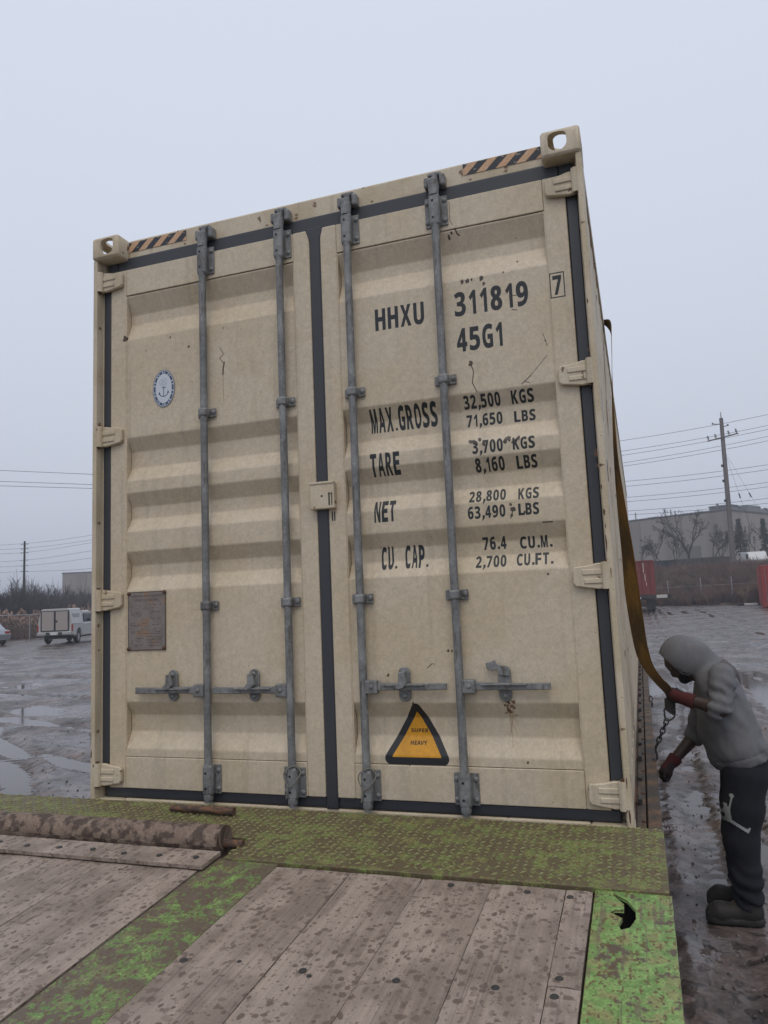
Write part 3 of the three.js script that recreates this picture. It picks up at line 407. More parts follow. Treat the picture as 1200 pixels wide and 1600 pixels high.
  const rail = add('side_rail', boxUV(merge([box(2.43, 2.470, -0.06, -0.006, -12.7, 0.055, 0.004), box(2.476, 2.533, -0.15, -0.002, -12.7, 0.055, 0.006), box(2.4, 2.5, -0.15, -0.1, -12.7, 0.05, 0.003)])), std({ map: TX.rust, color: C3(0.8, 0.95, 0.95), roughness: 0.7 }), trailer);
  for (let k = 0; k < 24; k++) { const z = -0.35 - k * 0.48; add('stake_pocket', box(2.436, 2.456, -0.008, 0.012 + 0.012 * (k % 2), z - 0.04, z + 0.02, 0.005), M.darkSteel, rail); add('bolt_head', new THREE.CylinderGeometry(0.009, 0.009, 0.006, 8).translate(2.462, -0.003, z - 0.2), M.rust, rail); }
  for (const x of [0.75, 1.69]) add('chassis_beam', box(x - 0.06, x + 0.06, -0.42, -0.05, -12.7, 0.05, 0.004), M.rust, trailer);
  for (let k = 0; k < 9; k++) add('crossmember', box(-0.02, 2.47, -0.16, -0.052, -12.5 + k * 1.5, -12.42 + k * 1.5, 0.003), M.rust, trailer);
  add('ramp_frame', tip(merge([box(XL, 1.03, -0.16, -0.05, 0.3, 0.36, 0.003), box(XL, 2.32, -0.16, -0.05, 1.2, 1.28, 0.003), box(XL, 2.32, -0.16, -0.05, 2.2, 2.3, 0.003), box(1.3, 2.32, -0.16, -0.05, 0.25, 0.3, 0.003), box(XL, XL + 0.03, -0.2, -0.05, -0.03, ZE - 0.62, 0.003)])), M.rust, trailer);
  const tyreGeo = new THREE.TorusGeometry(0.30, 0.12, 12, 28).rotateY(Math.PI / 2), rimGeo = new THREE.CylinderGeometry(0.22, 0.22, 0.14, 20).rotateZ(Math.PI / 2);
  for (const z of [-7.2, -8.4, -9.6]) for (const x of [0.22, 2.2]) { const w = add('wheel', tyreGeo.clone().scale(1.1, 1, 1).translate(x, -0.41 + 0.06 + 0.007 * -z * 0 - 0.0, z), M.black, trailer); w.position.y = -0.13 - (-z) * -0.007; add('rim', rimGeo.clone().translate(x, -0.35, z), M.rust, w); }
  for (const x of [0.75, 1.69]) { add('landing_leg', box(x - 0.05, x + 0.05, -0.815, -0.4, -11.9, -11.8, 0.004), M.rust, trailer); }
}
{ // short rusty pin left lying on the plate
  const g = new THREE.CylinderGeometry(0.013, 0.0155, 0.29, 12, 18); const p = g.attributes.position; for (let i = 0; i < p.count; i++) { const k = 0.85 + 0.4 * fbm(p.getY(i) * 40 + 9, Math.atan2(p.getX(i), p.getZ(i)) * 2 + 7, 2); p.setX(i, p.getX(i) * k); p.setZ(i, p.getZ(i) * k); } g.computeVertexNormals();
  g.rotateZ(Math.PI / 2).translate(0.735, 0.155, 0.172); onTrailer(lone('steel_pin', 'short rusty steel pin lying on the green tread plate near the doors', 'pin', merge([g, sph(0.585, 0.153, 0.172, 0.013, 1.3, 0.9, 1, 8)]), M.rust));
}

// ================================================================ the yard
const rutsR = [[2.95, 0.16], [3.28, 0.14], [3.75, 0.2], [4.35, 0.22], [5.4, 0.25], [6.6, 0.25]];
const rutsL = [[[-3.0, -4.2], [-16, -9.5]], [[-2.6, -6.0], [-18, -11]], [[-4.0, -3.2], [-20, -17]], [[-1.5, -8.5], [-24, -15]], [[-6, -14], [-30, -18]], [[-5, -20], [-34, -24]], [[-3, -12], [-24, -27]]];
function segDist(x, z, a, b) { const dx = b[0] - a[0], dz = b[1] - a[1], t = clamp(((x - a[0]) * dx + (z - a[1]) * dz) / (dx * dx + dz * dz)); return [Math.hypot(x - a[0] - dx * t, z - a[1] - dz * t), t * Math.hypot(dx, dz)]; }
function groundY(x, z) {
  const far = ss(12, 45, Math.hypot(x - 2.5, z - 3));
  let h = (fbm(x * 0.22 + 40, z * 0.22 + 60, 3, 256, 1) - 0.5) * mix(0.16, 0.10, far) + (fbm(x * 0.9 + 11, z * 0.9 + 5, 3, 256, 5) - 0.5) * (x < 0 ? 0.042 : 0.05);
  h += (1 - far) * ((fbm(x * 4 + 70, z * 4 + 30, 3, 256, 9) - 0.5) * (x < 0 ? 0.022 : 0.034) + (fbm(x * 15 + 3, z * 15, 3, 256, 13) - 0.5) * (x < 0 ? 0.020 : 0.032));
  const wob = 0.25 * (fbm(z * 0.25 + 9, 3.3, 2) - 0.5) * 2;
  if (x > 2.2 && x < 9) for (const [rx, w] of rutsR) { const d = Math.abs(x - rx - wob * (0.4 + rx * 0.1)); if (d < w * 2) h += -0.026 * Math.exp(-((d / w) ** 2) * 1.5) + 0.018 * Math.exp(-(((d - w * 1.35) / (w * 0.4)) ** 2)) + (d < w ? 0.006 * Math.sin((z + (x > rx + wob ? 0.05 : 0)) * 44 + d * 20 + 3 * vn(z * 3, x * 3)) * (1 - far) * ss(0.3, 0.55, fbm(x * 1.3, z * 0.8 + 4, 2)) : 0); }
  if (x < -1) for (const [a, b] of rutsL) { const [d, l] = segDist(x + 0.5 * Math.sin(z * 0.3), z, a, b); if (d < 0.7) h += -0.045 * Math.exp(-((d / 0.22) ** 2)) + 0.03 * Math.exp(-(((d - 0.36) / 0.12) ** 2)) * (0.5 + fbm(l * 2, d * 3, 2)) + (d < 0.24 ? 0.010 * Math.sin(l * 36 + d * 14 + 3 * vn(l * 2, d * 5)) : 0); }
  const pf = Math.hypot((x - 2.9) / 0.45, (z + 1.95) / 0.4); h = mix(-0.004, h, ss(0.7, 1.3, pf)); // trodden flat where the man stands
  if (z > -11 && z < -6 && x > -0.5 && x < 2.8) h = mix(h, -0.01, 0.8);
  return h;
}
{
  const axis = (parts) => { const o = []; for (const [a, b, st] of parts) for (let v = a; v < b - 1e-6; v += st) o.push(v); return o; };
  const grow = (start, lim, st, k) => { const o = []; let v = start; while (v < lim) { st *= k; v += st; o.push(v); } return o; };
  const xs = [...grow(20, 700, 0.12, 1.07).map(v => -v).reverse(), ...axis([[-20, -2.2, 0.075], [-2.2, 2.4, 0.25], [2.4, 4.6, 0.028], [4.6, 8, 0.06]]), 8, ...grow(8, 700, 0.08, 1.07)];
  const zs = [...grow(32, 900, 0.16, 1.06).map(v => -v).reverse(), ...axis([[-32, -16, 0.14], [-16, -7, 0.075], [-7, 0.2, 0.032], [0.2, 3, 0.2]]), 3, ...grow(3, 120, 0.3, 1.2)];
  const nx = xs.length, nz = zs.length, pos = new Float32Array(nx * nz * 3), uv = new Float32Array(nx * nz * 2), idx = new Uint32Array((nx - 1) * (nz - 1) * 6);
  let o = 0; for (let j = 0; j < nz; j++) for (let i = 0; i < nx; i++) { const k = j * nx + i; pos[k * 3] = xs[i]; pos[k * 3 + 1] = groundY(xs[i], zs[j]); pos[k * 3 + 2] = zs[j]; uv[k * 2] = xs[i] / 5; uv[k * 2 + 1] = zs[j] / 5; if (i < nx - 1 && j < nz - 1) { idx[o++] = k; idx[o++] = k + nx; idx[o++] = k + 1; idx[o++] = k + 1; idx[o++] = k + nx; idx[o++] = k + nx + 1; } }
  const g = new THREE.BufferGeometry(); g.setAttribute('position', new THREE.BufferAttribute(pos, 3)); g.setAttribute('uv', new THREE.BufferAttribute(uv, 2)); g.setIndex(new THREE.BufferAttribute(idx, 1)); g.computeVertexNormals();
  const mud = dataTex(1024, 1024, (u, v) => { const a = fbm(u * 8, v * 8, 4, 8, 2), b = fbm(u * 50, v * 50, 3, 50, 4), c = vn(u * 400, v * 400, 256, 6); let q = mix3([106, 96, 93], [76, 67, 64], ss(0.38, 0.66, a)); q = mix3(q, [112, 92, 80], ss(0.56, 0.74, fbm(u * 12 + 4, v * 12, 3, 12, 9)) * 0.5); const k = 0.74 + b * 0.4 + (c - 0.5) * 0.25 - ss(0.62, 0.7, fbm(u * 70, v * 70, 2, 70, 17)) * 0.3; return q.map(w => w * k); });
  const rough = dataTex(1024, 1024, (u, v) => { const a = fbm(u * 7 + 2, v * 7, 5, 7, 7), b = fbm(u * 60, v * 60, 2, 60, 3); return grey(mix(56, 112, ss(0.4, 0.6, a)) + (b - 0.5) * 50); }, false);
  setting('ground', g, std({ map: mud, roughnessMap: rough, roughness: 1, bumpMap: mud, bumpScale: 0.028 }));
  const w = new THREE.PlaneGeometry(1400, 900).rotateX(-Math.PI / 2).translate(0, -0.036, -340);
  setting('water', w, new THREE.MeshPhysicalMaterial({ color: C3(0.075, 0.062, 0.055), roughness: 0.06, ior: 1.33 }));
}

// ---------------------------------------------------------------- railway bank on the right, in its own frame: u along it, v away from the yard
const BK = { o: [3.3, -73.6], u: [0.865, 0.502], v: [0.502, -0.865] };
const bank = (u, v, y) => V(BK.o[0] + BK.u[0] * u + BK.v[0] * v, y, BK.o[1] + BK.u[1] * u + BK.v[1] * v);
const bankY = (u, v) => (v < 0 ? -0.1 : v < 12.5 ? mix(-0.1, 3.25, ss(-1.5, 12.5, v)) : v < 22 ? 3.3 : mix(3.3, 4.6, ss(22, 40, v))) + (v > 0 && v < 12 ? (fbm(u * 0.4 + 9, v * 0.5, 3) - 0.5) * 0.6 : 0);
{
  const U = 60, W = 60, pos = [], uv = [], idx = []; for (let i = 0; i <= U; i++) for (let j = 0; j <= W; j++) { const u = -45 + 105 * i / U, v = 75 * (j / W) ** 1.5 - 0.2, p = bank(u, v, 0); p.y = bankY(u, v); pos.push(p.x, p.y, p.z); uv.push(u / 4, v / 4); if (i < U && j < W) { const a = i * (W + 1) + j, b = a + W + 1; idx.push(a, b, a + 1, b, b + 1, a + 1); } }
  const g = new THREE.BufferGeometry(); g.setAttribute('position', new THREE.Float32BufferAttribute(pos, 3)); g.setAttribute('uv', new THREE.Float32BufferAttribute(uv, 2)); g.setIndex(idx); g.computeVertexNormals(); if (g.attributes.normal.getY(200) < 0) { for (let i = 0; i < idx.length; i += 3) { const t = idx[i]; idx[i] = idx[i + 1]; idx[i + 1] = t; } g.setIndex(idx); g.computeVertexNormals(); }
  setting('terrain', g, std({ map: dataTex(256, 256, (u, v) => { const a = fbm(u * 8, v * 8, 4, 8, 3); return mix3([92, 74, 64], [66, 60, 52], ss(0.35, 0.65, a)); }), roughness: 0.95 }));
  const tr = thing('railway_track', 'dark railway track running along the top of the brushy bank', 'track');
  for (const v of [13.0, 14.45]) { const a = bank(-40, v, 3.52), b = bank(58, v, 3.52); add('rail', rod(a, b, 0.085, 0.085, 4), M.rust, tr); }
  { const a = [], N = 24; const p = [bank(-40, 12.2, 3.2), bank(58, 12.2, 3.2), bank(58, 15.4, 3.2), bank(-40, 15.4, 3.2)]; const g2 = new THREE.BufferGeometry(); const q = p.map(c => c.clone().setY(3.46)); const vs = []; const quad = (A, B, C, D) => vs.push(A, B, C, A, C, D); quad(q[0], q[3], q[2], q[1]); quad(p[0], q[0], q[1], p[1]); quad(p[3], p[2], q[2], q[3]); quad(p[0], p[3], q[3], q[0]); quad(p[1], q[1], q[2], p[2]); g2.setFromPoints(vs); g2.computeVertexNormals(); add('ballast', norm(g2), std({ color: C3(0.05, 0.048, 0.048), roughness: 0.95 }), tr); }
}
// ---------------------------------------------------------------- brush and reeds: too fine to count
function twigClump(n, h, spread, r0, forks) { // a spray of thin stems from one root
  const L = []; for (let i = 0; i < n; i++) { const a = rr(0, 6.283), s = rr(0.15, 1) * spread, hh = h * rr(0.55, 1), e = V(Math.cos(a) * s, hh, Math.sin(a) * s), b = V(Math.cos(a) * s * 0.15, 0, Math.sin(a) * s * 0.15), m = b.clone().lerp(e, 0.55).add(V(-Math.cos(a) * s * 0.15, hh * 0.08, -Math.sin(a) * s * 0.15)); L.push(rod(b, m, r0, r0 * 0.7, 3), rod(m, e, r0 * 0.7, r0 * 0.25, 3)); for (let k = 0; k < forks; k++) { const t = rr(0.3, 0.95), q = b.clone().lerp(m, Math.min(1, t * 1.8)).lerp(e, t > 0.55 ? (t - 0.55) / 0.45 : 0), f = V(rr(-1, 1), rr(0.5, 1.3), rr(-1, 1)).normalize().multiplyScalar(h * rr(0.12, 0.3)); L.push(rod(q, q.clone().add(f), r0 * 0.5, r0 * 0.18, 3)); } }
  const g = merge(L); g.deleteAttribute('uv'); return g;
}
function scatter(name, geo, mat, places, colour, label) {
  const im = new THREE.InstancedMesh(geo, mat, places.length), m = new THREE.Matrix4(), q = new THREE.Quaternion(), c = new THREE.Color();
  places.forEach(([x, y, z, s, t], i) => { q.setFromEuler(new THREE.Euler(rr(-0.12, 0.12), rr(0, 6.28), rr(-0.12, 0.12))); m.compose(V(x, y, z), q, V(s, s * t, s)); im.setMatrixAt(i, m); colour(c); im.setColorAt(i, c); });
  im.name = numbered(name); im.userData = { kind: 'stuff', label, category: 'brush' }; scene.add(im); return im;
}
const mTwig = std({ color: 0xffffff, roughness: 0.95 });
{
  const cl = twigClump(26, 1.2, 0.7, 0.016, 3);
  const P = []; for (let i = 0; i < 2600; i++) { const u = rr(-14, 24), v = rr(0, 11.4) , p = bank(u, v, 0); P.push([p.x, bankY(u, v) - 0.05, p.z, rr(0.7, 1.25), rr(0.7, 1.1)]); }
  scatter('bank_brush', cl, mTwig, P, c => { const k = rr(0.55, 1.1); rnd() < 0.5 ? c.setRGB(0.21 * k, 0.125 * k, 0.10 * k) : rnd() < 0.6 ? c.setRGB(0.26 * k, 0.19 * k, 0.145 * k) : c.setRGB(0.12 * k, 0.10 * k, 0.09 * k); }, 'reddish brown leafless brush covering the railway bank');
}
{ // loose stones and clods trodden into the mud
  const st = new THREE.IcosahedronGeometry(1, 0), n = 3200, im = new THREE.InstancedMesh(st, std({ color: 0xffffff, roughness: 0.6 }), n), m = new THREE.Matrix4(), q = new THREE.Quaternion(), c = new THREE.Color();
  for (let i = 0; i < n; i++) { const right = i % 5 < 3, t = rnd() ** 1.6, x = right ? rr(2.62, 3.2 + 3.2 * t) : rr(-4 - 14 * t, -2.4 - 3 * t), z = right ? 0.2 - 12 * t : -2.6 - 16 * t, s = 0.003 + 0.011 * rnd() ** 3; q.setFromEuler(new THREE.Euler(rr(0, 6), rr(0, 6), rr(0, 6))); m.compose(V(x, groundY(x, z) + s * 0.15, z), q, V(s * rr(0.8, 1.5), s * rr(0.5, 0.9), s * rr(0.8, 1.3))); im.setMatrixAt(i, m); const k = rr(0.5, 1.3); c.setRGB(0.14 * k, 0.122 * k, 0.112 * k); im.setColorAt(i, c); }
  im.name = 'gravel'; im.userData = { kind: 'stuff' }; scene.add(im);
}
// the left edge of the yard: along e from E0, away from the yard along n
const E0 = [-41.7, -41.6], ed = [-0.04, -1.0], en = [-0.97, -0.24];
const edge = (a, b) => [E0[0] + ed[0] * a + en[0] * b, E0[1] + ed[1] * a + en[1] * b];
{
  const blade = new THREE.ConeGeometry(0.02, 2.0, 3, 1).translate(0, 1.0, 0), plume = new THREE.SphereGeometry(0.07, 5, 4).scale(1, 3.2, 1).translate(0, 2.02, 0), L = [blade, plume]; for (let k = 0; k < 4; k++) { const a = rr(0, 6.28), b = V(0, rr(0.3, 1.2), 0); L.push(rod(b, b.clone().add(V(Math.cos(a) * 0.4, 0.45, Math.sin(a) * 0.4)), 0.025, 0.004, 3)); }
  const reed = merge(L); reed.deleteAttribute('uv'); const P = [];
  for (let i = 0; i < 9000; i++) { const a = rr(-22, 40), b = Math.abs(rr(0, 1)) ** 1.4 * 11 + 1.2, [x, z] = edge(a, b); P.push([x, -0.05, z, rr(0.8, 1.25), rr(0.6, 1.05) * (0.6 + 0.5 * fbm(a * 0.4 + 5, b * 0.3, 2))]); }
  scatter('reeds', reed, mTwig, P, c => { const k = rr(0.5, 1.15); rnd() < 0.55 ? c.setRGB(0.30 * k, 0.20 * k, 0.15 * k) : c.setRGB(0.19 * k, 0.13 * k, 0.10 * k); }, 'brown dry reeds behind the wire fence');
  const sh = twigClump(34, 4.2, 2.2, 0.05, 9), Q = [];
  for (let i = 0; i < 420; i++) { const a = rr(-20, 60), b = rr(13, 34), [x, z] = edge(a, b); Q.push([x, -0.1, z, rr(0.8, 1.2), rr(0.75, 1.1) * (0.75 + 0.5 * fbm(a * 0.12 + 3, b * 0.1, 2))]); }
  scatter('thicket', sh, mTwig, Q, c => { const k = rr(0.6, 1.2); c.setRGB(0.085 * k, 0.078 * k, 0.078 * k); }, 'dark leafless thicket along the left of the yard');
}
// ---------------------------------------------------------------- bare trees
function bareTree(label, x, y, z, h, opt = {}) {
  const { lean = 0, spread = 1, trunk = 0.16, depth = 5, group = 'bare trees on the railway bank' } = opt;
  const t = thing('bare_tree', label, 'tree', group), T = [], B = [];
  const grow = (a, dir, len, r, d, trunkPart) => {
    const e = a.clone().add(dir.clone().multiplyScalar(len)); (trunkPart ? T : B).push(rod(a, e, r, r * 0.68, d > 2 ? 6 : 3)); if (d === 0) return;
    const n = d > 3 ? 2 + (rnd() < 0.55 ? 1 : 0) : 2 + (rnd() < 0.7 ? 1 : 0);
    for (let i = 0; i < n; i++) { const ax = V(rr(-1, 1), rr(-0.35, 0.35), rr(-1, 1)).normalize(), nd = dir.clone().applyAxisAngle(ax, rr(0.25, 0.62) * spread); nd.y += 0.1; nd.normalize(); grow(e, nd, len * rr(0.62, 0.86), Math.max(0.022, r * 0.6), d - 1, trunkPart && i === 0 && d > depth - 1); }
    if (d < depth - 1 && rnd() < 0.8) { const nd = V(rr(-1, 1), rr(0.1, 0.9), rr(-1, 1)).normalize(); const q = a.clone().lerp(e, rr(0.3, 0.8)); grow(q, nd, len * rr(0.35, 0.55), Math.max(0.02, r * 0.35), Math.min(1, d - 1), false); }
  };
  grow(V(0, -0.15, 0), V(Math.sin(lean), Math.cos(lean), 0).normalize(), h * 0.27, trunk, depth, true);
  const m = std({ color: C3(0.05, 0.045, 0.043), roughness: 0.95 }); add('trunk', merge(T), m, t); add('crown', merge(B), m, t); t.position.set(x, y, z); t.rotation.y = rr(0, 6.28) * (lean ? 0 : 1); return t;
}
{
  const at = (px, d) => { const p = px; return p; };
  const place = (u, v) => { const p = bank(u, v, 0); return [p.x, bankY(u, v) - 0.05, p.z]; };
  seed = 4242;
  const list = [ // x, z, height, lean, what sets it apart
    [9.05, -104, 9.4, 0, 'tall spreading bare tree standing before the middle of the grey warehouse', { trunk: 0.24, depth: 6, spread: 1.05 }],
    [2.9, -104, 4.8, 0, 'slender bare tree rising beside the red trailer box, nearest the yellow strap', { trunk: 0.1 }],
    [4.9, -104, 6.6, -0.05, 'bare tree with tufted twigs, left of the tall spreading tree', { trunk: 0.11 }],
    [6.8, -104.2, 6.0, -0.5, 'bare tree leaning left, close beside the tall spreading tree', { trunk: 0.12 }],
    [7.2, -103.5, 5.4, 0.05, 'small upright bare tree just left of the tall spreading tree', { trunk: 0.1 }],
    [11.3, -104, 6.6, 0.4, 'bare tree leaning right toward the utility pole', { trunk: 0.12 }],
    [12.95, -104, 5.8, 0, 'thin bare tree standing directly left of the utility pole', { trunk: 0.1 }],
    [14.4, -104, 5.2, 0.1, 'low bushy bare tree just right of the utility pole', { trunk: 0.1 }],
    [16.3, -103, 6.6, 0, 'pale many-stemmed bare tree between the pole and the conifers', { trunk: 0.12, spread: 0.7 }],
    [17.1, -103.4, 6.2, 0.08, 'bare tree farthest right, before the tall conifer', { trunk: 0.12 }],
  ];
  for (const [x, z, h, lean, label, opt] of list) bareTree(label, x, 3.6, z, h, { ...opt, lean });
  const conifer = (x, z, h, label) => { const t = thing('conifer', label, 'tree', 'dark conifers by the warehouse'); add('trunk', rod(V(0, -0.3, 0), V(0, h, 0), 0.14, 0.03, 6), std({ color: C3(0.05, 0.04, 0.035), roughness: 0.95 }), t); const L = []; for (let i = 0; i < 260; i++) { const k = rnd() ** 0.7, y = h * (0.12 + 0.88 * k), R = (1 - k) * h * 0.2 + 0.1, a = rr(0, 6.28), r = R * rr(0.25, 1); const g = new THREE.ConeGeometry(rr(0.06, 0.14), rr(0.4, 0.8), 4, 1); g.rotateZ(-1.9 + rr(-0.3, 0.3)); g.rotateY(-a); g.translate(Math.cos(a) * r, y, Math.sin(a) * r); L.push(g); } add('crown', merge(L), std({ color: C3(0.05, 0.058, 0.05), roughness: 0.95 }), t); t.position.set(x, 3.6, z); };
  conifer(15.5, -104.5, 6.6, 'dark conifer just right of the utility pole'); conifer(18.3, -104, 6.4, 'dark conifer at the right border of the picture');
  // left side
  for (const [a, b, h, label] of [[-14, 40, 9.5, 'tallest bare tree, at the left border above the thicket'], [-11, 44, 8.8, 'second tall bare tree near the left border'], [2, 26, 6.0, 'bare tree directly right of the thin leaning pole'], [8, 25, 5.6, 'bare tree midway between the thin pole and the grey shed'], [15, 24, 5.2, 'bare tree beside the edge of the grey shed']]) { const [x, z] = edge(a, b); bareTree(label, x, -0.05, z, h, { trunk: 0.1, group: 'bare trees behind the fence', spread: 0.8 }); }
}
// ---------------------------------------------------------------- warehouses
const mWall = std({ map: dataTex(512, 256, (u, v, x, y) => { const a = fbm(u * 10, v * 5, 4, 10, 3), st = fbm(u * 120, v * 3, 3, 120, 6); const k = 0.86 + a * 0.2 - ss(0.5, 0.8, st) * 0.1; return [156 * k, 150 * k, 145 * k]; }), roughness: 0.9 });
mWall.map.repeat.set(1 / 40, 1 / 20);
{
  const w = thing('warehouse', 'large grey flat-roofed warehouse behind the bare trees on the right', 'building');
  w.position.set(15.6, 3.2, -117); w.rotation.y = Math.atan2(-BK.u[1], BK.u[0]); // local -x runs along the long wall, -z away
  add('wall', boxUV(box(-70, 0, 0, 9.5, -60, 0, 0)), mWall, w);
  add('parapet', box(-70.1, 0.1, 9.5, 9.72, -60.1, 0.1, 0), std({ color: C3(0.12, 0.12, 0.125), roughness: 0.8 }), w);
  for (let k = 0; k < 9; k++) add('wall_panel', box(-0.15 - (k + 1) * 7.0 + 0.08, -0.15 - k * 7.0, 0.3, 9.3, 0.0, 0.06, 0), mWall, w);
  const mU = std({ color: C3(0.22, 0.23, 0.24), roughness: 0.6, metalness: 0.3 }), u1 = add('roof_unit', merge([box(-4.5, -1.1, 10.6, 10.75, -6.9, -3.8, 0.02), box(-4.4, -1.2, 9.72, 10.6, -6.8, -3.9, 0.02), box(-3.0, -2.7, 9.72, 11.0, -3.6, -3.3, 0)]), mU, w);
  add('roof_unit', merge([box(1 - 2.5, -0.3, 9.72, 10.4, -16, -8, 0.02), box(-3, -0.6, 10.4, 10.9, -14, -9, 0.3)]), mU, w);
  add('roof_unit', merge([box(-15, -13.2, 9.72, 10.2, -6, -4, 0.02), box(-18, -17.2, 9.72, 10.05, -6, -5, 0.02)]), mU, w);
  add('duct', new THREE.TubeGeometry(new THREE.CatmullRomCurve3([V(-0.5, 10.3, -15), V(-0.5, 10.25, -22), V(-0.3, 10.2, -24), V(0.3, 9.4, -25), V(0.5, 6, -25)]), 24, 0.32, 8), mU, w);
  for (const [x, h] of [[-10, 1.2], [-9.3, 0.9], [-16.2, 1.4]]) add('vent_pipe', rod(V(x, 9.7, -2.5), V(x, 9.7 + h, -2.5), 0.09, 0.09, 6), mU, w);
  for (let k = 0; k < 5; k++) add('dock_door', box(-8 - k * 12, -4.4 - k * 12, 0.8, 4.6, 0.06, 0.12, 0), std({ color: C3(0.16, 0.155, 0.15), roughness: 0.7 }), w);
  const s = thing('warehouse', 'small grey shed with one panel seam, left of the container above the pickup', 'building');
  s.position.set(-106.6, -0.2, -117.2); s.rotation.y = 0.35;
  const sw = add('wall', boxUV(box(0, 45, 0, 9.9, -30, 0, 0)), mWall, s); add('parapet', box(-0.1, 45.1, 9.9, 10.1, -30.1, 0.1, 0), std({ color: C3(0.16, 0.16, 0.165), roughness: 0.8 }), s);
  for (let k = 0; k < 9; k++) add('wall_panel', box(k * 5 + 0.1, k * 5 + 4.85, 0.4, 9.6, 0, 0.08, 0), mWall, s);
  add('band', box(-0.02, 45, 2.6, 2.75, 0.08, 0.14, 0), std({ color: C3(0.2, 0.2, 0.2), roughness: 0.7 }), s);
}
// ---------------------------------------------------------------- railway wagons and a white van by the warehouse
{
  const turn = Math.atan2(-BK.u[1], BK.u[0]); const wagon = (u, len, col, label, ribs) => { const t = thing('freight_wagon', label, 'wagon', 'wagons standing on the bank'); const p = bank(u, 16.9, 3.3); t.position.copy(p); t.rotation.y = turn; const m = std({ color: C3(...col), roughness: 0.85 }); add('body', box(-len / 2, len / 2, 0.45, 1.62, -1.4, 1.4, 0.03), m, t); for (let k = 0; k <= ribs; k++) add('rib', box(-len / 2 + k * len / ribs - 0.06, -len / 2 + k * len / ribs + 0.06, 0.5, 1.56, 1.4, 1.5, 0.01), m, t); add('underframe', box(-len / 2 + 0.2, len / 2 - 0.2, 0.25, 0.44, -1.1, 1.1, 0.02), M.darkSteel, t); for (const x of [-len / 2 + 1, -len / 2 + 2.4, len / 2 - 2.4, len / 2 - 1]) add('wheel', new THREE.CylinderGeometry(0.3, 0.3, 2.0, 14).rotateX(Math.PI / 2).translate(x, 0.28, 0), M.darkSteel, t); };
  wagon(-9.1, 7.8, [0.03, 0.033, 0.038], 'low dark blue-grey freight wagon next to the red trailer box', 7); wagon(-2.45, 5.1, [0.07, 0.066, 0.062], 'low grey-brown freight wagon left of the utility pole', 5);
  const v = thing('van', 'white van parked on the bank behind the utility pole', 'van'); v.position.copy(bank(2.0, 20, bankY(2, 20))); v.rotation.y = turn - 0.95; const mv = std({ color: C3(0.62, 0.62, 0.62), roughness: 0.4 }); const pr = prism([[-2.4, 0.45], [2.5, 0.45], [2.55, 1.05], [1.7, 1.2], [0.9, 2.0], [-2.4, 2.1]], -0.95, 0.95, 0.05); add('body', pr, mv, v); add('window', box(0.2, 1.2, 1.25, 1.75, 0.93, 0.97, 0), M.black, v); for (const x of [-1.6, 1.6]) for (const z of [-0.8, 0.8]) add('wheel', new THREE.CylinderGeometry(0.34, 0.34, 0.24, 16).rotateX(Math.PI / 2).translate(x, 0.33, z), M.black, v);
}
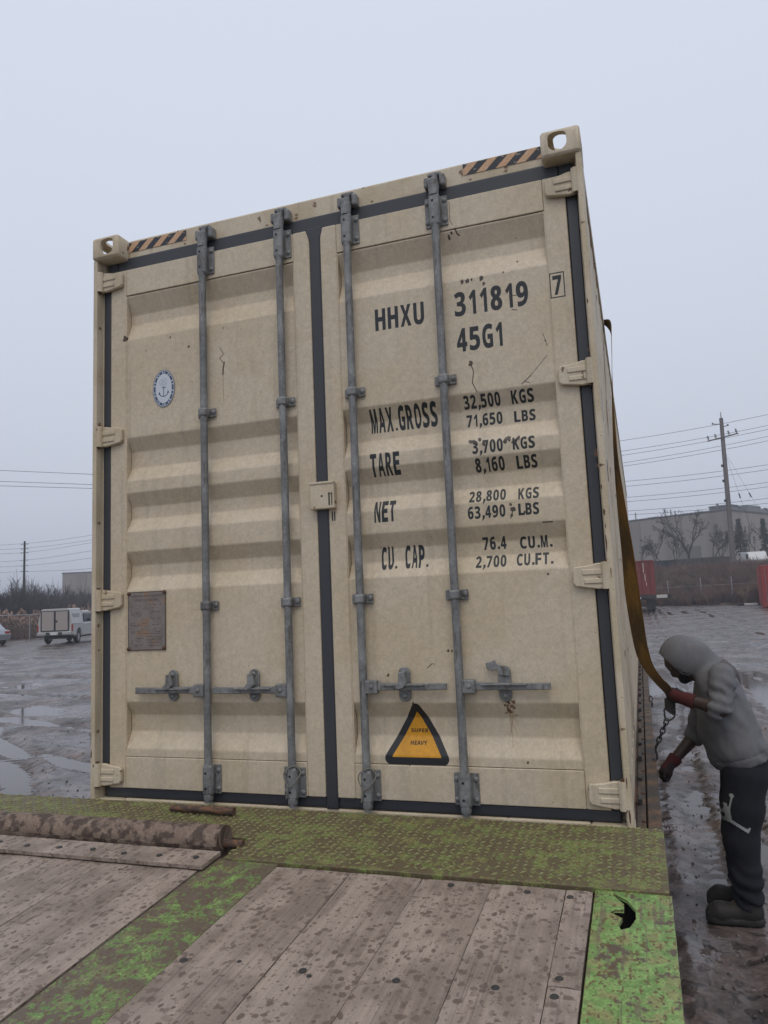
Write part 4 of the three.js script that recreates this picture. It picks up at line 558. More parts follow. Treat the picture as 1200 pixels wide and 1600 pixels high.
// ---------------------------------------------------------------- utility poles and wires
const mPole = std({ map: dataTex(128, 512, (u, v) => { const a = fbm(u * 24, v * 6, 4, 24, 2); const k = 0.7 + a * 0.5; return [112 * k, 106 * k, 104 * k]; }), roughness: 0.9 }), mWire = std({ color: C3(0.06, 0.06, 0.065), roughness: 0.7 });
{
  const t = thing('utility_pole', 'tall wooden utility pole with a tilted crossarm, rising from the bank on the right', 'utility pole'); const py = 0.6; t.position.set(12.35, py, -86); t.rotation.z = -0.012;
  add('pole', rod(V(0, -0.8, 0), V(0, 19.6, 0), 0.33, 0.2, 14), mPole, t);
  add('pole_cap', rod(V(0, 19.6, 0), V(0, 20.3, 0), 0.06, 0.04, 6), M.galv, t);
  const arm = add('crossarm', box(-1.75, 1.75, -0.07, 0.07, -0.06, 0.06, 0.01), mPole, t); arm.position.set(0, 17.4, 0.22); arm.rotation.z = 0.22; arm.rotation.y = 0.3;
  for (const x of [-1.6, -0.75, 0.75, 1.6]) add('insulator', merge([rod(V(x, 0.07, 0), V(x, 0.5, 0), 0.05, 0.05, 6), new THREE.CylinderGeometry(0.11, 0.14, 0.14, 8).translate(x, 0.3, 0), new THREE.CylinderGeometry(0.09, 0.12, 0.12, 8).translate(x, 0.5, 0)]), M.galv, arm);
  for (const [y, x] of [[18.9, -0.9], [18.6, 0.6]]) add('bracket', merge([rod(V(0, y, 0.1), V(x, y + 0.1, 0.1), 0.06, 0.05, 6), new THREE.CylinderGeometry(0.09, 0.12, 0.2, 8).translate(x, y + 0.15, 0.1)]), M.galv, t);
  for (const y of [14.1, 12.4, 10.2]) add('step_bracket', box(-0.42, -0.1, y, y + 0.28, 0.05, 0.2, 0.02), M.darkSteel, t);
  add('pole_band', new THREE.CylinderGeometry(0.335, 0.335, 0.14, 14, 1, true).translate(0, 1.9, 0), std({ color: C3(0.6, 0.6, 0.6), roughness: 0.6, side: THREE.DoubleSide }), t);
  const p2 = thing('utility_pole', 'thin dark utility pole leaning slightly above the thicket on the left', 'utility pole'); p2.position.set(-60.95, 0, -61.2); p2.rotation.z = -0.006;
  add('pole', rod(V(0, -0.3, 0), V(0, 9.9, 0), 0.15, 0.1, 8), std({ color: C3(0.045, 0.042, 0.042), roughness: 0.9 }), p2);
  for (const y of [9.55, 9.05, 8.6, 7.8, 7.2, 6.6]) add('insulator', merge([rod(V(-0.42, y, 0), V(0.42, y, 0), 0.022, 0.022, 4), sph(-0.42, y, 0, 0.07, 1.6, 0.7, 1, 6), sph(0.42, y, 0, 0.07, 1.6, 0.7, 1, 6)]), M.galv, p2);
  const wire = (a, b, sag, r, label, group) => { const P = []; for (let i = 0; i <= 16; i++) { const s = i / 16, p = a.clone().lerp(b, s); p.y -= sag * 4 * s * (1 - s); P.push(p); } lone('power_line', label, 'wire', new THREE.TubeGeometry(new THREE.CatmullRomCurve3(P), 32, r, 4), mWire, group); };
  const G1 = 'wires strung past the tall pole'; // left end behind the container, right end out of the picture
  const R = (x0, y0, x1, y1, label, r = 0.022) => { const dx = (x1 - x0), k0 = -0.45, k1 = 1.5; wire(V(x0 + dx * k0, y0 + (y1 - y0) * k0 + 0.3, -86 - 0.35 * dx * k0 - 3), V(x0 + dx * k1, y0 + (y1 - y0) * k1 + 0.3, -86 - 0.35 * dx * k1 + 3), 0.5, r, label, G1); };
  [[19.55, 21.2, 'topmost power line, meeting the tip of the tall pole'], [18.3, 19.95, 'second power line from the top, by the tall pole'], [17.8, 19.5, 'third power line from the top, by the tall pole'], [16.9, 18.7, 'power line ending at the crossarm of the tall pole'], [16.5, 18.2, 'lower power line at the crossarm of the tall pole'], [14.7, 15.5, 'upper wire of the first pair below the crossarm'], [14.1, 14.95, 'lower wire of the first pair below the crossarm'], [12.8, 13.5, 'upper wire of the second pair below the crossarm'], [12.3, 13.0, 'lower wire of the second pair below the crossarm'], [11.2, 11.7, 'upper of the two lowest wires above the warehouse roof'], [10.75, 11.15, 'lowest wire, just above the warehouse roof']].forEach(([a, b, l]) => R(1.7, a - 0.35, 17.2, b - 0.35, l));
  const G2 = 'wires high on the left'; [[15.56, 14.19, 'highest wire left of the container'], [14.51, 13.25, 'middle of the three high wires left of the container'], [14.08, 12.9, 'lowest of the three high wires left of the container']].forEach(([a, b, l]) => { const dx = 10.38; wire(V(-53.87 - dx * 1.2, a + (a - b) * 1.2, -51), V(-43.5 + dx * 1.2, b - (a - b) * 1.2, -51), 0, 0.02, l, G2); });
  const G3 = 'wires on the thin pole'; [[9.6, 9.62, 9.9], [9.1, 9.12, 9.4], [8.65, 8.65, 9.1], [7.8, 7.8, 8.25], [7.2, 7.2, 7.5], [6.6, 6.55, 6.4]].forEach(([a, m, b], i) => { const l = ['first', 'second', 'third', 'fourth', 'fifth', 'sixth'][i] + ' wire from the top on the thin left pole'; const P = [V(-72, a + 0.1, -58), V(-60.95 + 0.3, m, -61.1), V(-52, b, -61), V(-40, b + 0.9, -61)]; lone('power_line', l, 'wire', new THREE.TubeGeometry(new THREE.CatmullRomCurve3(P), 40, 0.014, 4), mWire, G3); });
  for (const [dx, l] of [[1.6, 'inner guy wire sloping from the tall pole'], [3.4, 'outer guy wire sloping from the tall pole']]) lone('guy_wire', l, 'wire', merge([rod(V(12.6, 16.4, -85.9), V(12.6 + dx, 7.5, -84), 0.012, 0.012, 4), rod(V(12.6 + dx * 0.55, 11.5, -84.85), V(12.6 + dx * 0.6, 11.0, -84.75), 0.07, 0.07, 6)]), mWire, 'guy wires of the tall pole');
}
// ---------------------------------------------------------------- fence on the left
{
  const f = thing('wire_fence', 'low wire fence with thin pale posts in front of the reeds', 'fence'); const mF = std({ color: C3(0.34, 0.34, 0.34), roughness: 0.5, metalness: 0.4 }); const H = 1.9;
  const pts = []; for (let k = 0; k < 16; k++) { const [x, z] = edge(-14 + k * 3.1, 0.9); pts.push(V(x, 0, z)); add('post', rod(V(x, -0.3, z), V(x, H, z), 0.04, 0.04, 8), mF, f); }
  add('top_rail', rod(pts[0].clone().setY(H - 0.02), pts[15].clone().setY(H - 0.02), 0.03, 0.03, 6), mF, f);
  const wires = []; for (let k = 0; k < 130; k++) { const s = k / 130, a = pts[0].clone().lerp(pts[15], s), b = pts[0].clone().lerp(pts[15], Math.min(1, s + 0.04)); wires.push(rod(a.clone().setY(0.03), b.clone().setY(H), 0.004, 0.004, 3), rod(b.clone().setY(0.03), a.clone().setY(H), 0.004, 0.004, 3)); } const w = add('wire_mesh', merge(wires), mF, f); w.userData.kind = 'stuff';
  const g = thing('wire_fence', 'sparse row of thin pale posts at the foot of the railway bank', 'fence'); for (const [u, v] of [[-4, 1.2], [1.5, 1.0], [4.6, 1.3], [7.6, 1.0], [10.4, 1.2], [13.8, 1.0]]) { const p = bank(u, v, bankY(u, v)); add('post', rod(p.clone().add(V(0, -0.2, 0)), p.clone().add(V(0, 2.3, 0)), 0.045, 0.045, 6), mF, g); } add('wire', rod(bank(-4, 1.2, 1.7), bank(13.8, 1.0, 1.9), 0.012, 0.012, 3), mF, g);
}

// ================================================================ vehicles and boxes in the yard
const mTyre = std({ color: C3(0.018, 0.018, 0.018), roughness: 0.85 }), mRim = std({ color: C3(0.4, 0.4, 0.41), roughness: 0.35, metalness: 0.7 }), mGlass = std({ color: C3(0.02, 0.023, 0.027), roughness: 0.06 }), mTail = std({ color: C3(0.3, 0.02, 0.015), roughness: 0.2 });
function carWheel(x, y, z, r, w, parent) { const t = add('wheel', new THREE.TorusGeometry(r * 0.72, r * 0.28, 10, 24).rotateY(Math.PI / 2).scale(w / (r * 0.56), 1, 1).translate(x, y, z), mTyre, parent); add('rim', new THREE.CylinderGeometry(r * 0.58, r * 0.58, w * 0.8, 18).rotateZ(Math.PI / 2).translate(x, y, z), mRim, t); }
function sideShell(pts, half, bev) { // side outline in (z, y), full width 2 * half along x
  const g = prism(pts, -half, half, bev); g.rotateY(-Math.PI / 2); return g; // shape x -> world z
}
{
  const p = thing('pickup_truck', 'white pickup truck with a boxy rear canopy, parked beside the reeds', 'pickup truck'); p.position.set(-31.2, 0.0, -33.6); p.rotation.y = 0.40; p.scale.setScalar(1.04);
  const white = std({ color: C3(0.43, 0.43, 0.42), roughness: 0.3 }), dirty = std({ color: C3(0.34, 0.30, 0.275), roughness: 0.55 }), dark = std({ color: C3(0.03, 0.03, 0.032), roughness: 0.7 }), chrome = std({ color: C3(0.4, 0.4, 0.4), roughness: 0.35, metalness: 0.6 });
  const arch = (z, r, y = 0.42) => { const o = []; for (let k = 0; k <= 8; k++) { const a = Math.PI * k / 8; o.push([z + r * Math.cos(a), y + r * Math.sin(a)]); } return o; };
  // outline from the tail (z = 0) forward (negative z), drawn along the bottom from front to tail and back over the top
  const low = [[-5.75, 0.5], [-5.75, 0.95], [-5.6, 1.08], [-4.3, 1.16], [-3.55, 1.20], [0, 1.18], [0, 0.55], ...arch(-1.25, 0.47), ...arch(-4.85, 0.47), [-5.4, 0.5]];
  const body = add('body', sideShell(low, 0.98, 0.05), white, p);
  add('cab', sideShell([[-4.35, 1.14], [-3.75, 1.86], [-3.4, 1.93], [-2.1, 1.93], [-2.0, 1.14]], 0.86, 0.08), white, p);
  add('windscreen', sideShell([[-4.34, 1.2], [-3.82, 1.80], [-3.78, 1.80], [-4.28, 1.2]], 0.74, 0.005), mGlass, p);
  for (const s of [-1, 1]) { add('side_window', box(s * 0.87, s * 0.90, 1.25, 1.74, -3.75, -2.25, 0.02), mGlass, p); add('mirror', box(s * 0.98, s * 1.2, 1.22, 1.42, -3.75, -3.65, 0.04), dark, p); add('tail_lamp', box(s * 0.93, s * 1.005, 0.75, 1.15, -0.10, 0.02, 0.02), mTail, p); const wd = add('canopy_window', box(s * 0.885, s * 0.91, 1.38, 1.78, -1.5, -0.35, 0.02), std({ color: C3(0.35, 0.37, 0.38), roughness: 0.15 }), p); }
  // canopy: sides lean in, rear closed by two big doors
  const can = new THREE.ExtrudeGeometry(new THREE.Shape([[-0.99, 1.17], [0.99, 1.17], [0.80, 2.03], [0.7, 2.08], [-0.7, 2.08], [-0.80, 2.03]].map(q => new THREE.Vector2(...q))), { depth: 1.88, bevelEnabled: true, bevelSize: 0.02, bevelThickness: 0.02, bevelOffset: -0.02, bevelSegments: 2 }).translate(0, 0, -1.92); add('canopy', can, white, p);
  for (const s of [-1, 1]) { const d = add('rear_door', box(s * 0.05, s * 0.74, 0.82, 1.92, -0.01, 0.055, 0.02), dirty, p); add('door_trim', merge([box(s * 0.005, s * 0.045, 0.80, 1.95, 0, 0.06, 0.01), box(s * 0.75, s * 0.80, 0.80, 1.95, 0, 0.06, 0.01), box(s * 0.04, s * 0.78, 1.925, 1.965, 0, 0.06, 0.01), box(s * 0.04, s * 0.78, 0.775, 0.815, 0, 0.06, 0.01)]), dark, d); }
  add('latch', box(0.06, 0.16, 1.3, 1.4, 0.05, 0.09, 0.01), dark, p);
  const bump = add('bumper', box(-0.97, 0.97, 0.54, 0.74, 0.0, 0.18, 0.04), chrome, p); add('licence_plate', box(-0.18, 0.18, 0.57, 0.73, 0.17, 0.19, 0.005), std({ color: C3(0.6, 0.6, 0.6), roughness: 0.5 }), bump); for (const s of [-1, 1]) add('bumper_step', box(s * 0.24, s * 0.46, 0.56, 0.72, 0.165, 0.185, 0.005), dark, bump);
  add('underbody', box(-0.7, 0.7, 0.33, 0.55, -5.3, -0.2, 0.03), dark, p);
  for (const z of [-1.25, -4.85]) for (const s of [-1, 1]) carWheel(s * 0.83, 0.39, z, 0.39, 0.26, p);

  const c = thing('car', 'silver car cut off by the left border of the picture', 'car'); c.position.set(-38.1, 0, -34.6); c.rotation.y = 1.25; const silver = std({ color: C3(0.36, 0.38, 0.42), roughness: 0.28, metalness: 0.5 });
  add('body', sideShell([[-2.2, 0.35], [-2.25, 0.7], [-2.1, 0.88], [-1.1, 0.98], [1.4, 1.0], [2.1, 0.95], [2.2, 0.7], [2.15, 0.35], ...arch(1.35, 0.38, 0.34), ...arch(-1.4, 0.38, 0.34)], 0.88, 0.07), silver, c);
  add('cabin', sideShell([[-1.2, 0.96], [-0.45, 1.45], [0.9, 1.48], [1.8, 0.98]], 0.76, 0.09), silver, c); for (const s of [-1, 1]) { add('side_window', sideShell([[-0.85, 1.02], [-0.35, 1.38], [0.85, 1.40], [1.4, 1.03]], 0.02, 0.004).translate(s * 0.775, 0, 0), mGlass, c); add('head_lamp', box(s * 0.5, s * 0.82, 0.66, 0.8, -2.26, -2.16, 0.03), mRim, c); add('tail_lamp', box(s * 0.5, s * 0.82, 0.74, 0.9, 2.1, 2.2, 0.03), mTail, c); }
  add('windscreen', sideShell([[-1.16, 1.0], [-0.5, 1.42], [-0.46, 1.42], [-1.1, 1.0]], 0.66, 0.004).translate(0, 0, -0.02), mGlass, c);
  for (const z of [-1.4, 1.35]) for (const s of [-1, 1]) carWheel(s * 0.76, 0.32, z, 0.32, 0.2, c);

  // red box on a chassis
  const redTex = dataTex(256, 256, (u, v) => { const a = fbm(u * 6, v * 6, 4, 6, 3), s = fbm(u * 60, v * 4, 3, 60, 5); const k = 0.85 + a * 0.25 - ss(0.55, 0.8, s) * 0.12; return [120 * k, 50 * k, 44 * k]; }); const red = std({ map: redTex, roughness: 0.6 });
  const t = thing('semi_trailer', 'red box trailer on black wheels behind the yellow strap', 'trailer'); t.position.set(2.45, 0, -57); t.rotation.y = -0.02;
  add('box', boxUV(box(-1.22, 1.22, 1.32, 3.92, -12.2, 0, 0.03)), red, t); for (let k = 0; k < 4; k++) add('door_bar', rod(V(-0.85 + k * 0.57, 1.36, 0.05), V(-0.85 + k * 0.57, 3.86, 0.05), 0.025, 0.025, 6), red, t); add('painted_mark', merge([box(0.42, 0.47, 3.0, 3.75, 0.0, 0.006, 0), box(0.50, 0.55, 2.35, 2.9, 0.0, 0.006, 0), box(0.56, 0.6, 2.0, 2.25, 0.0, 0.006, 0)]), std({ color: C3(0.6, 0.55, 0.5), roughness: 0.6 }), t); for (const y of [1.38, 3.86]) add('end_beam', boxUV(box(-1.22, 1.22, y - 0.06, y + 0.06, 0, 0.05, 0.01)), red, t);
  add('chassis', box(-0.5, 0.5, 0.95, 1.3, -12, -0.1, 0.02), M.darkSteel, t); const b = add('bumper', box(-1.2, 1.2, 1.06, 1.28, -0.12, 0.08, 0.02), M.darkSteel, t); add('reflector_board', box(1.22, 2.0, 1.04, 1.27, -0.1, 0.06, 0.02), std({ color: C3(0.5, 0.5, 0.46), roughness: 0.6 }), t); add('lamp_bracket', box(2.0, 2.25, 1.02, 1.3, -0.1, 0.06, 0.02), M.black, t); add('tail_lamp', box(-0.1, 0.12, 1.0, 1.15, 0.08, 0.1, 0.01), std({ color: C3(0.55, 0.55, 0.55), roughness: 0.4 }), t);
  for (const z of [-0.9, -2.2]) for (const x of [-0.95, -0.62, 0.62, 0.95]) carWheel(x, 0.5, z, 0.5, 0.28, t);
  for (const z of [-1.5]) add('mud_flap', merge([box(0.5, 1.1, 0.2, 0.95, -0.3, -0.28, 0)]), M.black, t);
  const k = thing('cargo_container', 'bright red cargo container cut off by the right border', 'container'); k.position.set(12.1, 0, -57.5); k.rotation.y = -0.12; add('box', boxUV(box(-1.22, 1.22, 0.05, 3.1, -12.2, 0, 0.03)), std({ map: redTex, color: C3(1.7, 1.0, 0.85), roughness: 0.6 }), k); for (const s of [-1, 1]) add('corner_post', boxUV(box(s * 1.08, s * 1.24, 0.0, 3.12, -0.1, 0.05, 0.01)), red, k); for (let q = 0; q < 4; q++) add('door_bar', rod(V(-0.85 + q * 0.57, 0.1, 0.05), V(-0.85 + q * 0.57, 3.0, 0.05), 0.025, 0.025, 6), M.galv, k);
  const s = thing('scrap_board', 'white and black scrap board lying on the mud near the red container', 'scrap'); s.position.set(10.95, 0.05, -64.5); s.rotation.y = 0.1; add('board', box(-0.5, 0.5, 0, 0.16, -0.4, 0.4, 0.02), std({ color: C3(0.6, 0.6, 0.6), roughness: 0.5 }), s); add('end_block', box(-0.95, -0.5, 0, 0.18, -0.3, 0.3, 0.02), M.black, s); add('end_block', box(0.5, 1.1, 0, 0.14, -0.3, 0.3, 0.02), M.black, s);
}

// ================================================================ strap, fitting and chain
{
  const P = [ // centre and half-width vector, in the trailer's frame
    [-0.02, 1.6, -2.46, 0, 0, 0.05], [-0.012, 2.80, -2.45, 0, 0, 0.05], [0.03, 2.8955, -2.45, 0, 0, 0.05], [1.2, 2.897, -2.43, 0, 0, 0.05], [2.36, 2.897, -2.40, 0, 0, 0.05], [2.428, 2.899, -2.39, 0.004, 0, 0.05], [2.466, 2.86, -2.35, 0.004, 0.02, 0.045], [2.472, 2.6, -2.08, 0.003, 0.034, 0.036], [2.462, 2.3, -1.78, 0.004, 0.034, 0.036], [2.455, 2.0, -1.55, 0.008, 0.03, 0.038], [2.453, 1.7, -1.42, 0.013, 0.02, 0.043], [2.464, 1.4, -1.38, 0.024, 0.01, 0.042], [2.474, 1.2, -1.39, 0.031, 0.008, 0.037], [2.480, 1.0, -1.42, 0.037, 0.012, 0.03], [2.492, 0.80, -1.49, 0.037, 0.014, 0.028], [2.510, 0.63, -1.58, 0.033, 0.014, 0.028], [2.545, 0.525, -1.68, 0.022, 0.018, 0.03], [2.590, 0.452, -1.75, 0.017, 0.020, 0.03], [2.632, 0.398, -1.795, 0.016, 0.024, 0.03], [2.648, 0.355, -1.80, 0.016, 0.022, 0.03]];
  const c = new THREE.CatmullRomCurve3(P.map(p => V(p[0], p[1], p[2]))), w = new THREE.CatmullRomCurve3(P.map(p => V(p[3], p[4], p[5]))); const N = 190, pos = [], uv = [], idx = [];
  let len = 0, last = null;
  for (let i = 0; i <= N; i++) { const t = i / N, p = c.getPoint(t), h = w.getPoint(t), tg = c.getTangent(t), n = V(0, 0, 0).crossVectors(tg, h).normalize().multiplyScalar(0.0014); if (last) len += p.distanceTo(last); last = p; const q = [p.clone().add(h).add(n), p.clone().sub(h).add(n), p.clone().sub(h).sub(n), p.clone().add(h).sub(n)]; q.forEach((v, k) => { pos.push(v.x, v.y, v.z); uv.push(k === 1 || k === 2 ? 1 : 0, len * 2); }); if (i < N) for (let k = 0; k < 4; k++) { const a = i * 4 + k, b = i * 4 + (k + 1) % 4; idx.push(a, b, a + 4, b, b + 4, a + 4); } }
  let g = new THREE.BufferGeometry(); g.setAttribute('position', new THREE.Float32BufferAttribute(pos, 3)); g.setAttribute('uv', new THREE.Float32BufferAttribute(uv, 2)); g.setIndex(idx); g.computeVertexNormals(); g = toCreasedNormals(g, 0.9);
  const webTex = dataTex(64, 256, (u, v, x, y) => { const wv = (x % 8 < 4 ? 0.05 : 0) + vn(u * 20, v * 60, 60, 3) * 0.1; const d = fbm(u * 2, v * 2, 4, 2, 4); let q = mix3([150, 114, 54], [104, 82, 48], ss(0.35, 0.65, d)); if (u < 0.07 || u > 0.93) q = [120, 86, 32]; return q.map(k => k * (0.85 + wv)); });
  const strap = onTrailer(thing('cargo_strap', 'yellow webbing strap hanging down the container side into the gloved hand', 'strap')); add('webbing', g, std({ map: webTex, roughness: 0.85 }), strap);
  const tail = new THREE.CatmullRomCurve3([V(2.648, 0.36, -1.80), V(2.643, 0.33, -1.795), V(2.632, 0.30, -1.79)]); 
  add('stitched_end', prism([[2.608, 0.352], [2.668, 0.352], [2.664, 0.262], [2.648, 0.255], [2.606, 0.288]].reverse(), -1.807, -1.790, 0.003), std({ color: C3(0.03, 0.026, 0.024), roughness: 0.9 }), strap);
  const ch = onTrailer(thing('chain', 'short dark steel chain and ring hanging below the strap\'s end', 'chain')); const steel = std({ color: C3(0.06, 0.057, 0.055), roughness: 0.5, metalness: 0.6 });
  add('ring', new THREE.TubeGeometry(new THREE.CatmullRomCurve3([V(2.606, 0.292, -1.795), V(2.602, 0.262, -1.793), V(2.607, 0.228, -1.79), V(2.622, 0.226, -1.79), V(2.646, 0.238, -1.795), V(2.658, 0.256, -1.80), V(2.650, 0.275, -1.80)], true), 40, 0.0055, 6), steel, ch);
  const a = V(2.612, 0.228, -1.79), b = V(2.540, 0.072, -1.80); for (let k = 0; k < 6; k++) { const p = a.clone().lerp(b, (k + 0.4) / 6); const L = new THREE.TubeGeometry(new THREE.CatmullRomCurve3([V(-0.010, 0.013, 0), V(0, 0.021, 0), V(0.010, 0.013, 0), V(0.010, -0.013, 0), V(0, -0.021, 0), V(-0.010, -0.013, 0)], true), 20, 0.0042, 5); L.rotateY(k % 2 ? 1.2 : 0.1); L.rotateZ(-0.43); L.translate(p.x, p.y, p.z); add('link', L, steel, ch); }
  add('hook', new THREE.TubeGeometry(new THREE.CatmullRomCurve3([V(2.541, 0.08, -1.80), V(2.536, 0.055, -1.80), V(2.542, 0.02, -1.80), V(2.535, -0.002, -1.80), V(2.515, 0.004, -1.80)]), 16, 0.007, 6), steel, ch);
  const ch2 = onTrailer(thing('chain', 'single chain link standing at the deck edge beside the strap', 'chain')); add('link', new THREE.TorusGeometry(0.02, 0.005, 6, 14).scale(0.7, 1.3, 1).translate(2.538, 0.02, -4.3), steel, ch2); add('link', new THREE.TorusGeometry(0.02, 0.005, 6, 14).rotateY(1.3).translate(2.545, -0.03, -4.3), steel, ch2);
}

// ================================================================ the man
function surfaceNets(f, mn, mx, s) {
  const n = [0, 1, 2].map(k => Math.ceil((mx[k] - mn[k]) / s) + 1), [nx, ny, nz] = n, val = new Float32Array(nx * ny * nz);
  for (let k = 0, o = 0; k < nz; k++) for (let j = 0; j < ny; j++) for (let i = 0; i < nx; i++) val[o++] = f(mn[0] + i * s, mn[1] + j * s, mn[2] + k * s);
  const id = new Int32Array(nx * ny * nz).fill(-1), pos = [], at = (i, j, k) => i + nx * (j + ny * k);
  for (let k = 0; k < nz - 1; k++) for (let j = 0; j < ny - 1; j++) for (let i = 0; i < nx - 1; i++) {
    let c = 0, x = 0, y = 0, z = 0, m = 0; const v = []; for (let q = 0; q < 8; q++) { v[q] = val[at(i + (q & 1), j + (q >> 1 & 1), k + (q >> 2))]; if (v[q] < 0) m |= 1 << q; } if (m === 0 || m === 255) continue;
    for (const [a, b] of [[0, 1], [2, 3], [4, 5], [6, 7], [0, 2], [1, 3], [4, 6], [5, 7], [0, 4], [1, 5], [2, 6], [3, 7]]) { if ((v[a] < 0) === (v[b] < 0)) continue; const t = v[a] / (v[a] - v[b]); x += mix(a & 1, b & 1, t); y += mix(a >> 1 & 1, b >> 1 & 1, t); z += mix(a >> 2, b >> 2, t); c++; }
    id[at(i, j, k)] = pos.length / 3; pos.push(mn[0] + (i + x / c) * s, mn[1] + (j + y / c) * s, mn[2] + (k + z / c) * s);
  }
  const idx = []; const quad = (a, b, c, d, flip) => { if (a < 0 || b < 0 || c < 0 || d < 0) return; flip ? idx.push(a, c, b, a, d, c) : idx.push(a, b, c, a, c, d); };
  for (let k = 1; k < nz - 1; k++) for (let j = 1; j < ny - 1; j++) for (let i = 1; i < nx - 1; i++) {
    const a = val[at(i, j, k)] < 0;
    if (a !== val[at(i + 1, j, k)] < 0) quad(id[at(i, j - 1, k - 1)], id[at(i, j, k - 1)], id[at(i, j, k)], id[at(i, j - 1, k)], !a);
    if (a !== val[at(i, j + 1, k)] < 0) quad(id[at(i - 1, j, k - 1)], id[at(i - 1, j, k)], id[at(i, j, k)], id[at(i, j, k - 1)], !a);
    if (a !== val[at(i, j, k + 1)] < 0) quad(id[at(i - 1, j - 1, k)], id[at(i, j - 1, k)], id[at(i, j, k)], id[at(i - 1, j, k)], !a);
  }
  const g = new THREE.BufferGeometry(); g.setAttribute('position', new THREE.Float32BufferAttribute(pos, 3)); g.setIndex(idx); g.computeVertexNormals(); return g;
}
const cone = (a, b, ra, rb) => { const dx = b[0] - a[0], dy = b[1] - a[1], dz = b[2] - a[2], L = dx * dx + dy * dy + dz * dz || 1e-9; return (x, y, z) => { const t = clamp(((x - a[0]) * dx + (y - a[1]) * dy + (z - a[2]) * dz) / L); return Math.hypot(x - a[0] - dx * t, y - a[1] - dy * t, z - a[2] - dz * t) - mix(ra, rb, t); }; };
const smin = (a, b, k) => { const h = Math.max(k - Math.abs(a - b), 0) / k; return Math.min(a, b) - h * h * k * 0.25; };
const blend = (fs, k) => (x, y, z) => { let d = 1e9; for (const f of fs) d = smin(d, f(x, y, z), k); return d; };
